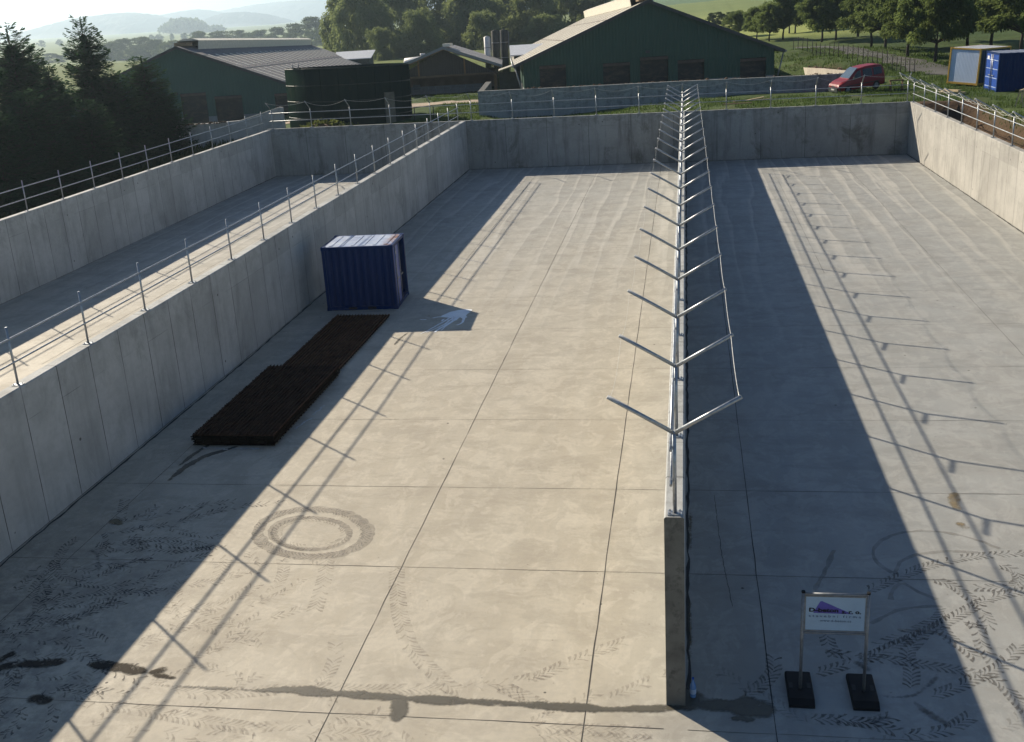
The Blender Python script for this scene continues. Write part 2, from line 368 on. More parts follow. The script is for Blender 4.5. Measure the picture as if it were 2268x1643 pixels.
ASPH = simple('old asphalt', (.075, .073, .068), .9, var=.2, scale=.6)
strip_on_ground('dirt_path', [(-45, 92), (-32, 90.5), (-24, 89.2), (-19, 88.6), (-14, 88.8), (-9, 90)], 3.6, DIRT, .10)
a0, a1, a2, a3, a4 = G(1838, 107, 3.6), G(1880, 112, 3.55), G(1985, 128, 3.45), G(2090, 150, 3.35), G(2200, 163, 3.3)
strip_on_ground('road', [a0+(a0-a1)*1.2, a0, a1, a2, a3, a4, a4+(a4-a3)*2], 3.2, ASPH, .12)

# ------------------------------------------------------------------ hills far off
def hill(name, prof, D, depth, mat, zb=-3.0, bump=1.5, seed=1, n=160):
    px = np.array([p[0] for p in prof], float); py = np.array([p[1] for p in prof], float)
    xs = np.linspace(px[0], px[-1], n); ysn = np.interp(xs, px, py)
    for _ in range(4): ysn[1:-1] = (ysn[:-2]+2*ysn[1:-1]+ysn[2:])/4
    K = 22; V = []
    for k in range(n):
        p = P(xs[k], ysn[k], D); top = p[2]
        for j in range(K):
            t = j/(K-1); q = (t-.6)/.6 if t < .6 else (t-.6)/.4
            hgt = (1-q*q)
            pt = p+HF*(t-.6)*depth
            z = zb+(top-zb)*hgt + bump*(rng.random()-.35)*(hgt > .25)
            V.append((pt[0], pt[1], z))
    V = np.array(V); i = (np.arange(n-1)[:, None]*K+np.arange(K-1)[None, :]).ravel()
    me = npmesh(name, V, np.stack([i, i+K, i+K+1, i+1], 1), mat)
    o = bpy.data.objects.new(name, me); COL.objects.link(o); o['kind'] = 'structure'; return o
WOODH = simple('distant wooded hill', (.035, .055, .03), .95, var=.5, scale=.05)
FIELDH = simple('distant green field', (.075, .15, .05), .95, var=.15, scale=.01)
hill('hill', [(20, 97), (55, 80), (127, 63), (187, 40), (247, 32), (290, 29), (333, 33), (368, 43), (378, 60), (384, 90)], 4600, 1100, WOODH, zb=-12, bump=7)
hill('hill', [(330, 60), (360, 36), (413, 25), (443, 21), (483, 27), (520, 40), (600, 60)], 5900, 1300, WOODH, zb=-12, bump=7)
hill('hill', [(466, 60), (480, 38), (500, 30), (540, 27), (587, 32), (617, 40), (640, 50), (655, 62)], 5000, 800, WOODH, zb=-12, bump=7)
hill('hill', [(400, 40), (500, 23), (580, 9), (627, 4), (700, 0), (900, -12), (1200, -25), (1500, -30)], 7200, 1500, WOODH, zb=-12, bump=8)
hill('hill', [(1200, 10), (1330, -35), (1500, -75), (1800, -110), (2200, -120), (2500, -110)], 1150, 1150, FIELDH, zb=3.0, bump=.3)

# ------------------------------------------------------------------ concrete floor and its marks
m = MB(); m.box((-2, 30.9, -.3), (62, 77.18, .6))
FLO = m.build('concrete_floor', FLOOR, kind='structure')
def ribbon(mb, pts, wd, z=.004, jit=0.0):
    pts = [np.array(p[:2], float) for p in pts]; L = []; Rr = []
    for i, p in enumerate(pts):
        d = pts[min(i+1, len(pts)-1)]-pts[max(i-1, 0)]; d /= np.linalg.norm(d)+1e-9; nn = np.array((-d[1], d[0]))
        wi = (wd[i] if isinstance(wd, (list, tuple)) else wd)/2
        L.append(p+nn*wi*(1+jit*(random.random()-.5)*2)); Rr.append(p-nn*wi*(1+jit*(random.random()-.5)*2))
    n = len(pts)
    mb.add([(*q, z) for q in L]+[(*q, z) for q in Rr], [[i, i+1, n+i+1, n+i] for i in range(n-1)])
def dense(pts, step, jit=0.0):
    pts = np.array([p[:2] for p in pts], float); d = np.r_[0, np.cumsum(np.hypot(*np.diff(pts, axis=0).T))]
    s = np.linspace(0, d[-1], max(3, int(d[-1]/step)+1)); q = np.stack([np.interp(s, d, pts[:, 0]), np.interp(s, d, pts[:, 1])], 1)
    for _ in range(2): q[1:-1] = (q[:-2]+2*q[1:-1]+q[2:])/4
    if jit: q[1:-1] += (rng.random((len(q)-2, 2))-.5)*jit
    return q
mb = MB()
for y, x0, x1, wd in [(13.2, -30, 24, .018), (17.68, -13.6, 13.9, .016), (21.24, -13.6, 13.9, .018), (25.3, -13.6, 13.7, .014), (29.25, -13.6, 13.7, .014), (33.3, -13.6, 13.7, .014), (37.3, -13.7, 13.7, .014), (41.4, -13.7, 13.6, .014), (45.5, -13.7, 13.6, .014), (49.5, -13.7, 13.6, .014), (53.6, -13.7, 13.5, .014), (61.5, -13.8, 13.5, .014), (9.0, -30, 24, .018)]:
    for a, b in ((x0, -.36), (-.02, x1)): ribbon(mb, dense([(a, y), (b, y)], .5, .012), wd*.6, .004, .6)
for x, ya, yb, wd in [(-5.38, -7, 69.4, .018), (-1.52, -7, 69.4, .024), (1.22, -7, 46, .024), (5.0, 40, 69.4, .014), (-9.1, 42, 69.4, .014), (-12.25, 9, 24, .018), (9.2, -7, 69.4, .014), (-20.3, 30, 69.4, .02)]:
    ribbon(mb, dense([(x, ya), (x, yb)], .6, .012), wd*.62, .0045, .6)
ribbon(mb, dense([(.55, 21.0), (.62, 18.5), (.75, 16.6)], .1, .02), .009, .004, .5)
for a, b in (((-13.52, 14), (-13.54, 31)), ((-13.54, 31), (-13.66, 37.3)), ((-13.66, 37.3), (-13.9, 69.4)), ((.0, 14), (.0, 69.4)), ((-26.55, 30), (-27.05, 69.4)), ((-13.8, 69.44), (13.3, 69.44)), ((13.55, 45), (13.28, 69.4))):
    ribbon(mb, dense([a, b], .3, .03), .05, .004, .7)
mb.build('expansion_joint', DARKJ, FLO)
def stain_mat(name, col, alpha, sc_=3.0, rough=.6, lo=.35, hi=.6):
    m, nt = newmat(name); v = objco(nt)
    a = ramp(nt, noise(nt, v, sc_, 6, .7), [(lo, 0.0), (hi, alpha)])
    a = math_(nt, 'MULTIPLY', a, math_(nt, 'SUBTRACT', 1.0, N(nt, 'Attribute', attribute_name='thin').outputs['Fac']))
    b = princ(nt, mix(nt, noise(nt, v, 5, 4), tuple(x*.7 for x in col), tuple(x*1.25 for x in col)), rough)
    out(nt, N(nt, 'MixShader', {0: a, 1: N(nt, 'BsdfTransparent').outputs[0], 2: b}).outputs[0]); return m
TYRE = stain_mat('tyre dirt', (.095, .085, .077), .62, 5, .9, .3, .6)
TYREL = stain_mat('faint tyre dirt', (.24, .21, .18), .34, 4, .9, .35, .65)
SMEAR = stain_mat('grey rubber smear', (.10, .094, .088), .6, 3.5, .8, .3, .6)
RING = stain_mat('tyre ring dust', (.25, .23, .205), .36, 2.5, .9, .2, .6)
WET = stain_mat('damp stain', (.095, .085, .062), .92, 4.0, .5, .2, .45)
SOIL = stain_mat('clods of soil', (.04, .031, .021), .95, 5.0, .95, .3, .5)
def tyre(mb, pts, wd=.25, gap=.105, lug=.034, z=.005, skip=.12, smooth=.2):
    q = dense(pts, .08); d = np.r_[0, np.cumsum(np.hypot(*np.diff(q, axis=0).T))]
    s = 0.0; k = 0
    while s < d[-1]:
        x = np.interp(s, d, q[:, 0]); y = np.interp(s, d, q[:, 1])
        x2 = np.interp(s+.05, d, q[:, 0]); y2 = np.interp(s+.05, d, q[:, 1]); t = np.array([x2-x, y2-y]); L = np.linalg.norm(t)
        if L > 1e-6:
            t /= L; n = np.array((-t[1], t[0])); sd = 1 if k % 2 else -1; c = np.array((x, y))
            if random.random() > skip:
                a = c+n*sd*.02*wd; b = c+n*sd*wd*.5+t*wd*.42*(.8+.4*random.random()); e = t*lug*(.7+.6*random.random())
                mid = (a+b)/2+t*wd*.08
                mb.add([(*(a-e*.5), z), (*(mid-e*.6), z), (*(b-e*.9), z), (*(b+e*.9), z), (*(mid+e*.6), z), (*(a+e*.5), z)], [[0, 1, 4, 5], [1, 2, 3, 4]])
        s += gap*.5*(.85+.3*random.random()); k += 1
def BL(*p): return [G((x/2.263)/1.3258, (1452+y/2.263)/1.3258) for x, y in p]     # bottom-left close-up
def BR(*p): return [G((2007+x/2.263)/1.3258, (1452+y/2.263)/1.3258) for x, y in p]
def BM(*p): return [G((900+x/2.263)/1.3258, (1452+y/2.263)/1.3258) for x, y in p]
mb = MB()
for t in (BR((880, 1190), (1050, 1140), (1200, 1100), (1420, 1000), (1700, 870), (1900, 760), (2050, 680), (2263, 640)),
          BR((930, 1040), (1150, 1080), (1400, 1100), (1650, 1140), (1900, 1180), (2100, 1240), (2263, 1420)),
          BR((1220, 640), (1400, 560), (1600, 480), (1850, 420), (2060, 400), (2263, 390)),
          BR((1660, 560), (1800, 610), (1950, 720), (2040, 870), (1980, 900), (1930, 860)),
          BR((1510, 1300), (1520, 1180), (1480, 1050), (1600, 920)),
          BR((400, 1350), (520, 1270), (600, 1180), (600, 1080)),
          BR((950, 930), (960, 990), (1000, 1060)), BR((1000, 1480), (1250, 1530), (1500, 1600), (1760, 1570), (1900, 1480)),
          BR((820, 1490), (1050, 1500), (1250, 1520), (1380, 1480)), BR((1700, 860), (1760, 950), (1850, 1010), (1960, 1100)),
          BR((1650, 1340), (1800, 1290), (1900, 1240), (2100, 1150), (2263, 980)), BR((1760, 740), (1700, 830), (1560, 900), (1280, 1010)),
          BR((2100, 470), (2200, 500), (2240, 560), (2200, 620), (1950, 620)), BR((1900, 840), (1960, 900), (1980, 1000), (2050, 1100))):
    tyre(mb, t, z=.0046+.00025*(len(mb.v) % 9))
for t in (BL((580, 380), (650, 350), (800, 330), (1000, 300), (1200, 300), (1400, 350)), BL((1400, 360), (1200, 370), (960, 360), (820, 380)),
          BL((370, 430), (360, 490), (430, 560), (560, 600), (740, 610), (950, 570), (1100, 500), (1250, 430), (1420, 390)),
          BL((640, 560), (780, 480), (860, 440), (980, 440)), BL((200, 700), (240, 600), (330, 500), (380, 430), (440, 340), (520, 290)),
          BL((100, 640), (200, 550)), BL((250, 790), (260, 700), (360, 600)), BL((160, 830), (300, 760), (460, 730), (680, 740)),
          BL((0, 940), (150, 860), (350, 830), (520, 800)), BL((60, 960), (330, 860), (600, 790), (800, 700)),
          BL((840, 300), (910, 270), (900, 330), (960, 350)), BL((300, 880), (500, 830), (760, 690), (1000, 600)), BL((0, 1480), (160, 1430), (100, 1560), (20, 1600))):
    tyre(mb, t, .21, .10, .03)
mb.build('tyre_print', TYRE, FLO, label='dark lugged tyre prints curving across the floor')
mb = MB()
for t in (BM((600, 480), (600, 620), (620, 800), (680, 1000), (800, 1140), (950, 1280), (1000, 1300)), BM((140, 420), (120, 560), (60, 760)), BM((0, 1280), (200, 1290), (450, 1300), (900, 1290)),
          BM((1270, 1270), (1400, 1320), (1560, 1400)), BL((1380, 460), (1500, 420), (1450, 560)), BL((1250, 600), (1450, 580), (1600, 520)), BL((900, 1000), (1100, 930), (1300, 850), (1450, 900)), BL((1240, 760), (1500, 740), (1700, 600)),
          BM((1500, 1540), (1800, 1560), (2263, 1580)), BM((1550, 1600), (1900, 1620), (2263, 1640)), BM((0, 1600), (300, 1590), (500, 1620)), BL((700, 1400), (1000, 1440), (1300, 1500), (1700, 1560)), BL((1100, 1300), (1400, 1330), (1800, 1300)), BM((200, 1480), (400, 1500), (560, 1420))):
    tyre(mb, t, .30, .10, .036, .0055, .15)
mb.build('tyre_print', TYREL, FLO, label='pale dusty tyre prints on sunlit floor')
mb = MB()
def ring(mb, cx, cy_, rx, ry, wd, a0=0, a1=360, z=.006):
    pts = [G(cx+rx*math.cos(R(a)), cy_+ry*math.sin(R(a))) for a in range(a0, a1+1, 5)]
    ribbon(mb, pts, wd, z, .25); return pts
ring(mb, 693, 1180, 122, 53, .26)
ring(mb, 690, 1182, 84, 35, .14)
ring(mb, 690, 1180, 92, 38, .10, 100, 260)
for p in (BR((1390, 520), (1290, 470), (1250, 390), (1290, 310), (1450, 250), (1700, 240), (1950, 300), (2100, 360)), BR((1400, 530), (1430, 450), (1540, 395), (1750, 375), (1960, 385)), BR((1380, 700), (1370, 640), (1440, 590)), BR((1250, 860), (1400, 770), (1600, 740), (1720, 745)), BR((1460, 590), (1560, 650), (1680, 700)), BR((870, 640), (910, 560), (960, 470), (1000, 370)), BR((1420, 900), (1600, 900), (1750, 930), (1820, 990))):
    ribbon(mb, dense(p, .15), .08, .006, .5)
mb.build('tyre_ring', RING, FLO)
tm = MB()
for rx, ry in ((120, 52), (78, 32)): tyre(tm, [G(690+rx*math.cos(R(a)), 1181+ry*math.sin(R(a))) for a in range(0, 361, 6)], .24, .09, .03, .0065, .1)
tm.build('tyre_print', TYREL, FLO)
class Blobs(MB):
    """irregular flat patches, unioned on a 2 cm grid so no two faces overlap"""
    def __init__(s): super().__init__(); s.cells = {}
    def done(s, *a, cs=.02, z=.007, **k):
        ids = {}
        for (i, j) in s.cells:
            f = []
            for di, dj in ((0, 0), (1, 0), (1, 1), (0, 1)):
                q = (i+di, j+dj)
                if q not in ids: ids[q] = len(s.v); s.v.append(((q[0]+.35*math.sin(q[0]*12.9+q[1]*78.2))*cs, (q[1]+.35*math.sin(q[0]*39.3+q[1]*11.1))*cs, z))
                f.append(ids[q])
            s.f.append(f); s.sm.append(False)
        o = s.build(*a, **k); at = o.data.attributes.new('thin', 'FLOAT', 'POINT'); cnt = np.zeros(len(s.v)); val = np.zeros(len(s.v))
        for f, c in zip(s.f, s.cells.values()):
            for q in f: cnt[q] += 1; val[q] += c
        fade = np.where(cnt < 4, .12, val/np.maximum(cnt, 1)); at.data.foreach_set('value', (1-np.clip(fade, 0, 1)).astype(np.float32)); return o
def blob(mb, pts, wd, z=.007, cs=.02):
    q = dense(pts, .06, .02); n = len(q); ph = random.random()*50
    k = np.arange(n); prof = .5*wd*(.5+.5*vnoise(k*.11+ph, k*0+ph, 1, 3)+.35*vnoise(k*.35+ph, k*0+ph, 1, 5))*np.maximum(.02, 1-np.abs(2*k/(n-1)-1)**4)**.5
    lo = q.min(0)-wd; hi = q.max(0)+wd; I = np.arange(int(lo[0]/cs)-1, int(hi[0]/cs)+2); J = np.arange(int(lo[1]/cs)-1, int(hi[1]/cs)+2)
    for i0 in range(0, len(I), 64):
        gx, gy = np.meshgrid(I[i0:i0+64]*cs, J*cs, indexing='ij'); best = np.full(gx.shape, -9.0)
        for c in range(n): best = np.maximum(best, prof[c]-np.hypot(gx-q[c, 0], gy-q[c, 1]))
        ok = best+(vnoise(gx, gy, 9, 2)-.5)*.25*wd*.5+(vnoise(gx, gy, 24, 4)-.5)*.14*wd*.5; okm = ok > 0
        for a_, b_ in zip(*np.nonzero(okm)): kk = (int(I[i0+a_]), int(J[b_])); mb.cells[kk] = max(mb.cells.get(kk, 0), min(1, .2+float(ok[a_, b_])/(.16*wd+.02)))
mb = Blobs()
blob(mb, BL((960, 1262), (1120, 1275), (1300, 1282), (1500, 1292), (1700, 1305), (1850, 1300)), .09)
blob(mb, BL((1680, 1305), (1850, 1300), (2000, 1300), (2036, 1310))+BM((60, 1318), (200, 1325)), .26)
blob(mb, BM((0, 1310), (200, 1325), (500, 1345), (700, 1360), (900, 1370), (1100, 1380), (1300, 1390), (1500, 1400), (1800, 1420), (2000, 1428), (2263, 1430))+BR((-20, 1420), (100, 1415)), .22, .0072)
blob(mb, BR((20, 1395), (150, 1400), (300, 1410), (450, 1420), (590, 1440)), .48, .0074)
blob(mb, BR((20, 1330), (30, 1400)), .5, .0076)
blob(mb, BM((600, 1370), (625, 1420), (600, 1470), (590, 1500)), .34, .0078)
blob(mb, [G(x/1.3258, y/1.3258) for x, y in ((700, 1310), (600, 1340), (545, 1370), (490, 1415))], .22, .0076)
blob(mb, [G(x/1.3258, y/1.3258) for x, y in ((620, 1300), (560, 1340), (520, 1372))], .16, .0078)
blob(mb, [G(x, y) for x, y in ((905, 735), (885, 750), (872, 765))], .10, .0078)
blob(mb, BR((300, 1490), (400, 1495), (480, 1505)), .16, .0075)
mb.done('water_stain', WET, FLO, label='damp dark runnel crossing the open end of the bays')
mb = Blobs()
blob(mb, BL((-20, 1150), (100, 1135), (250, 1130), (420, 1115)), .36)
blob(mb, BL((-20, 1110), (40, 1080), (95, 1050)), .24)
blob(mb, BL((590, 1130), (680, 1135), (780, 1150), (900, 1170), (960, 1180)), .26)
blob(mb, BL((990, 1185), (1060, 1170), (1100, 1165)), .22, .0075)
blob(mb, BL((1000, 1200), (1100, 1215), (1180, 1220)), .16, .0077)
blob(mb, BL((200, 1350), (260, 1360), (320, 1380)), .32)
mb.done('soil_stain', SOIL, FLO, label='dark muddy smears near the open end')
mb = Blobs()
blob(mb, BR((1520, 1380), (1600, 1440), (1700, 1500), (1780, 1550)), .13); blob(mb, BR((1300, 1345), (1430, 1355), (1540, 1340), (1640, 1260), (1690, 1190)), .11)
blob(mb, BR((930, 1030), (1000, 1060), (1080, 1075)), .10); blob(mb, BR((1130, 1110), (1190, 1140), (1230, 1180)), .13); blob(mb, BR((1200, 1520), (1290, 1500), (1370, 1480)), .13)
blob(mb, BL((860, 440), (920, 436), (980, 440)), .10); blob(mb, BL((590, 370), (640, 400), (650, 450), (650, 520)), .13); blob(mb, BL((640, 560), (740, 500), (860, 445)), .08)
blob(mb, BL((1080, 260), (1180, 190), (1300, 110), (1400, 40)), .10); blob(mb, BL((900, 160), (940, 145)), .07); blob(mb, BL((1240, 740), (1300, 790)), .07)
mb.done('rubber_smear', SMEAR, FLO, z=.0081, label='grey rubber smears among the tyre prints')
mb = MB(); rr = random.Random(5)
for k in range(34):
    x = -12.4+2.6*rr.random(); y = 13.4+6.2*rr.random()**1.2; a = rr.choice((.3, 1.1, 2.2, -.5))+rr.uniform(-.4, .4); L = .5+1.6*rr.random(); c = rr.uniform(-.5, .5)
    tyre(mb, [(x+t*L*math.cos(a+c*t), y+t*L*math.sin(a+c*t)) for t in (0, .25, .5, .75, 1)], .18+.08*rr.random(), .10, .03, .0044+.00004*k, .35)
mb.build('tyre_print', SMEAR, FLO, label='trampled mass of tyre prints in the shade')
mb = MB()
for k in range(40):
    x = rr.choice((-9.2+2.6*rr.random(), -7+12*rr.random())); y = 12.2+(5.5 if x < -6.5 else 2.0)*rr.random(); a = rr.choice((.2, 1.0, 2.4))+rr.uniform(-.4, .4); L = .5+1.4*rr.random(); c = rr.uniform(-.5, .5)
    if -.5 < x < .2: continue
    tyre(mb, [(x+t*L*math.cos(a+c*t), y+t*L*math.sin(a+c*t)) for t in (0, .25, .5, .75, 1)], .2+.08*rr.random(), .10, .035, .0047+.00004*k, .35)
mb.build('tyre_print', TYREL, FLO)
OCH = stain_mat('ochre residue', (.24, .19, .11), .8, 3.0, .8, .35, .55)
mb = Blobs()
blob(mb, BR((1800, -10), (1790, 60), (1830, 110)), .30); blob(mb, BR((1830, 190), (1870, 230)), .22); blob(mb, BR((45, 110), (40, 250), (45, 380)), .10, .0076); blob(mb, BR((35, 690), (40, 900), (38, 1150)), .10, .0076)
blob(mb, BL((740, 170), (800, 200)), .25)
mb.done('ochre_stain', OCH, FLO)
# spilled paint beside the small container
PAINT = simple('spilled pale paint', (.80, .84, .88), .5, var=.08)
def Z6(*p): return [(*G((850+x/3.733)/1.3258, (620+y/3.733)/1.3258)[:2],) for x, y in p]
mb = MB()
c = np.mean(np.array(Z6((1740, 1100), (1980, 1070), (1960, 1150), (1800, 1160), (1900, 1130))), 0)
core = Z6((1760, 1105), (1850, 1085), (1930, 1075), (2000, 1078), (2005, 1092), (1950, 1100), (1990, 1105), (1960, 1120), (1935, 1145), (1950, 1165), (1900, 1180), (1870, 1165), (1840, 1180), (1800, 1160), (1765, 1170), (1700, 1165), (1660, 1150), (1720, 1125))
mb.add([(*c, .008)]+[(*p, .008) for p in core], [[0, 1+i, 1+(i+1) % len(core)] for i in range(len(core))])
for k, (p, wd) in enumerate(((((1780, 1160), (1640, 1240), (1500, 1320), (1440, 1345)), .05), (((1800, 1165), (1700, 1240), (1580, 1300), (1500, 1330)), .06), (((1840, 1170), (1760, 1230), (1640, 1290), (1590, 1330)), .09), (((1690, 1160), (1620, 1160), (1570, 1172)), .06), (((1900, 1165), (1915, 1200), (1880, 1240), (1830, 1250)), .07), (((1500, 1190), (1460, 1195), (1430, 1188)), .04), (((1690, 1185), (1670, 1210)), .05), (((1820, 1175), (1730, 1250), (1660, 1310)), .05))):
    q = dense(Z6(*p), .1, .03); ribbon(mb, q, [wd*(1.6-.9*i/len(q)) for i in range(len(q))], .0085+.0003*k, .3)
mb.build('paint_spill', PAINT, FLO, label='splash of pale paint on the floor')

# ------------------------------------------------------------------ walls
def wall(name, line, th, H, mat, label, z0=0.0, top=None):
    """inner face along the line, the thickness to its left; chamfered top"""
    pts = [np.array(p, float) for p in line]; d = 0.0; us = [0.0]
    for a, b in zip(pts, pts[1:]): d += float(np.linalg.norm(b-a)); us.append(d)
    def nrm(i):
        t = pts[min(i+1, len(pts)-1)]-pts[max(i-1, 0)]; t /= np.linalg.norm(t); return np.array((-t[1], t[0]))
    c = .022; m = MB(); UV = []
    o = pts[0]
    for i, p in enumerate(pts):
        n = nrm(i); h = H if top is None else top[i]
        for off, z, v in ((0, z0, z0), (0, h-c, h-c), (c, h, h), (th-c, h, h+.2), (th, h-c, h-c), (th, z0, z0)):
            q = p+n*off-o; m.v.append((q[0], q[1], z)); UV.append((us[i], v))
    K = 6
    for i in range(len(pts)-1):
        for k in range(K-1): m.f.append([(i+1)*K+k, (i+1)*K+k+1, i*K+k+1, i*K+k]); m.sm.append(False)
    m.f.append(list(range(K))); m.f.append([(len(pts)-1)*K+k for k in range(K)][::-1]); m.sm += [False]*2
    ob = m.build(name, mat, None, (o[0], o[1], 0), label=label, cat='wall')
    me = ob.data; lay = me.uv_layers.new(name='UVMap'); me.materials.append(RAW)
    for poly in me.polygons:
        endcap = len(poly.vertices) == K; poly.material_index = int(endcap)
        for li in poly.loop_indices:
            vi = me.loops[li].vertex_index; u, v = UV[vi]
            if endcap: u += (0, 0, c, th-c, th, th)[vi % K]
            lay.data[li].uv = (u, v)
    return ob
W2 = [(-13.60, 13.8), (-13.61, 31), (-13.72, 37.3), (-13.93, 69.49)]
wall('concrete_wall', [(-.05, 13.76), (-.05, 69.49)], .28, 3.1, WALL_S, 'free-standing concrete wall between the two bays, carrying Y-shaped posts')
wall('concrete_wall', W2, .3, 3.1, WALL_S, 'long shaded concrete wall behind the small blue container')
wall('concrete_wall', [(-26.5, 28), (-26.62, 43), (-26.88, 57), (-27.1, 69.49)], .3, 3.1, WALL_S, 'outer concrete wall of the narrow bay, under the spruces', top=[3.1, 3.1, 3.08, 3.04])
wall('concrete_wall', [(13.32, 69.49), (13.6, 45), (13.95, 8)], .3, 3.1, WALL_R, 'sunlit concrete wall beside the dug earth trench')
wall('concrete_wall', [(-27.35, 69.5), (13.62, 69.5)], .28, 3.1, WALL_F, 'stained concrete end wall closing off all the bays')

# ------------------------------------------------------------------ railings on the walls
def railing(posts, label, arms, rx=(0, 0), rails=(3.6, 4.1), arm_len=.9):
    """posts: (x, y); arms: list of unit (dx, dy) the post-top arms point to"""
    b = np.array(posts[0], float); e = empty('railing', (b[0], b[1], 3.1), label=label, cat='railing')
    pm = MB().tube([(0, 0, 0), (0, 0, 1.25)], .025 if not arms else .03, 10)
    pl = MB().box((0, 0, .008), (.2, .16, .016)); 
    for sx in (-.07, .07):
        for sy in (-.05, .05): pl.tube([(sx, sy, .016), (sx, sy, .04)], .011, 6)
    am = [MB().tube([(0, 0, 1.22), (dx*arm_len, dy*arm_len, 1.22+.53)], .03, 10) for dx, dy in arms]
    proto = None
    for x, y in posts:
        loc = (x-b[0], y-b[1], 0)
        if proto is None:
            proto = pm.build('post', STEEL, e, loc); pl.build('base_plate', STEEL, proto)
            for a in am: a.build('arm', STEEL, proto)
        else: c = copy_tree(proto, e); c.location = loc
    P0 = [np.array((x-b[0], y-b[1])) for x, y in posts]
    d = P0[-1]-P0[0]; d /= np.linalg.norm(d)
    for z in rails:
        MB().tube([(*(P0[0]-d*.15+rx), z-3.1)]+[(*(p+rx), z-3.1) for p in P0[1:-1]]+[(*(P0[-1]+d*.15+rx), z-3.1)], .021, 8).build('rail', STEEL, e)
    return e, P0
def wires(e, P0, off, z, n=8, sag=.10, r=.006, seed=1):
    rr = random.Random(seed); pts = []
    for a, b in zip(P0, P0[1:]):
        s = sag*(.6+.8*rr.random())
        for k in range(n):
            t = k/n; p = a+(b-a)*t+off; pts.append((*p, z-s*4*t*(1-t)))
    pts.append((*(P0[-1]+off), z)); MB().tube(pts, r, 5).build('wire', WIRE, e)
ye = [13.89+2.84*k for k in range(20)]
e, P0 = railing([(-.18, y) for y in ye], 'galvanised railing of Y-shaped posts along the dividing wall', [(1, 0), (-1, 0)], (-.05, 0), rails=(3.6, 4.12))
wires(e, P0, np.array((.87, 0)), 1.74, sag=.12, r=.006, seed=4); wires(e, P0, np.array((-.87, 0)), 1.73, sag=.16, r=.0022, seed=5)
def xon(line, y):
    l = np.array(line); return float(np.interp(y, l[:, 1], l[:, 0]))
railing([(xon(W2, y)-.13, y) for y in [13.9+2.84*k-.21 for k in range(20)] if y < 69.3], 'straight two-rail galvanised railing on the wall behind the small blue container', [], (.03, 0))
LL = [(-26.5, 28), (-26.62, 43), (-26.88, 57), (-27.1, 69.49)]
railing([(xon(LL, y)-.10, y) for y in [40.64+2.775*k for k in range(-4, 11)]], 'straight two-rail galvanised railing below the spruces', [], (.03, 0))
e, P0 = railing([(x, 69.62) for x in [-26.93+2.672*k for k in range(10)]+[-.2+2.672*k for k in range(0, 6)]], 'galvanised railing with bent post tops along the end wall', [(0, -.95)], (0, -.03))
wires(e, P0, np.array((0, -.85)), 1.72, sag=.22, r=.008, seed=8)
RL = [(13.95, 8), (13.6, 45), (13.32, 69.49)]
e, P0 = railing([(xon(RL, y)+.12, y) for y in [69.2-2.86*k for k in range(0, 14)]], 'galvanised railing with wire loops along the wall by the trench', [(-1, .05)], (-.03, 0))
for k, (o, z) in enumerate(((-.87, 1.73), (-.6, 1.57), (-.35, 1.42))): wires(e, P0, np.array((o, .04)), z, sag=.20-.05*k, r=.006, seed=20+k)

# ------------------------------------------------------------------ shipping containers
def container(loc, rz, L, W, H, paint, roofp, label, tilt=(0, 0), pitch=.27, depth=.035, frame=None, endp=None, name='shipping_container'):
    e = empty(name, loc, (tilt[0], tilt[1], rz), label=label, cat='container'); fr = frame or paint
    x, y = L/2, W/2; f = MB(); s = .11
    for sx in (-1, 1):
        for sy in (-1, 1): f.box((sx*(x-s/2), sy*(y-s/2), H/2), (s, s, H-.002))
    for z in (.07, H-.055):
        for sy in (-1, 1): f.box((0, sy*(y-.045), z), (L-2*s-.004, .085, .10 if z > 1 else .13))
        for sx in (-1, 1): f.box((sx*(x-.045), 0, z), (.085, W-2*s-.004, .10 if z > 1 else .13))
    f.build('frame', fr, e)
    for sx in (-1, 1):
        for sy in (-1, 1):
            for z in (.055, H-.05): MB().box((sx*(x-.07), sy*(y-.07), z), (.16, .15, .116)).build('corner_casting', fr, e)
    def corr(x0, x1, yy, sgn):
        m = MB(); n = max(2, int(round((x1-x0)/pitch))); st = (x1-x0)/n; zz = (.135, H-.105); pr = []
        for k in range(n):
            a = x0+k*st
            pr += [(a, 0), (a+st*.3, 0), (a+st*.5, 1), (a+st*.8, 1)]
        pr.append((x1, 0)); V = []
        for px, d in pr:
            for z in zz: V.append((px, yy-sgn*depth*d, z))
        m.add(V, [[2*i, 2*i+2, 2*i+3, 2*i+1] for i in range(len(pr)-1)]); return m
    corr(-x+s, x-s, -y+.03, -1).build('side_panel', paint, e); corr(-x+s, x-s, y-.03, 1).build('side_panel', paint, e)
    fl = MB().box((0, 0, .145), (L-2*s, W-.16, .03)); fl.build('floor_panel', fr, e)
    rf = MB().box((0, 0, H-.02), (L-.2, W-.16, .025))
    n = int(L/.42)
    for k in range(n): rf.box((-L/2+.3+k*(L-.6)/max(1, n-1), 0, H-.001), (.10, W-.34, .02))
    rf.build('roof', roofp, e)
    return e
def bars(parent, W, H, x, ys, mat):
    for yy in ys:
        MB().tube([(x+.035, yy, .12), (x+.035, yy, H-.1)], .018, 8).build('locking_bar', mat, parent)
        MB().box((x+.06, yy+.12, 1.05), (.02, .26, .04)).build('handle', mat, parent)
BLUE = ribbed('dark blue container paint', (.002, .025, .115), .25, 'X', .5, dirt=.3, depth=.004, spec=.2)
BLUEL = simple('lit door blue', (.05, .095, .34), .45, var=.2, dirt=(.12, .14, .26))  # lighter blue paints in the skylight caught by the closed leaf
BLUEB = simple('sunlit door blue', (.015, .07, .34), .4, var=.15)  # sunlight on the doors is put into this brighter blue
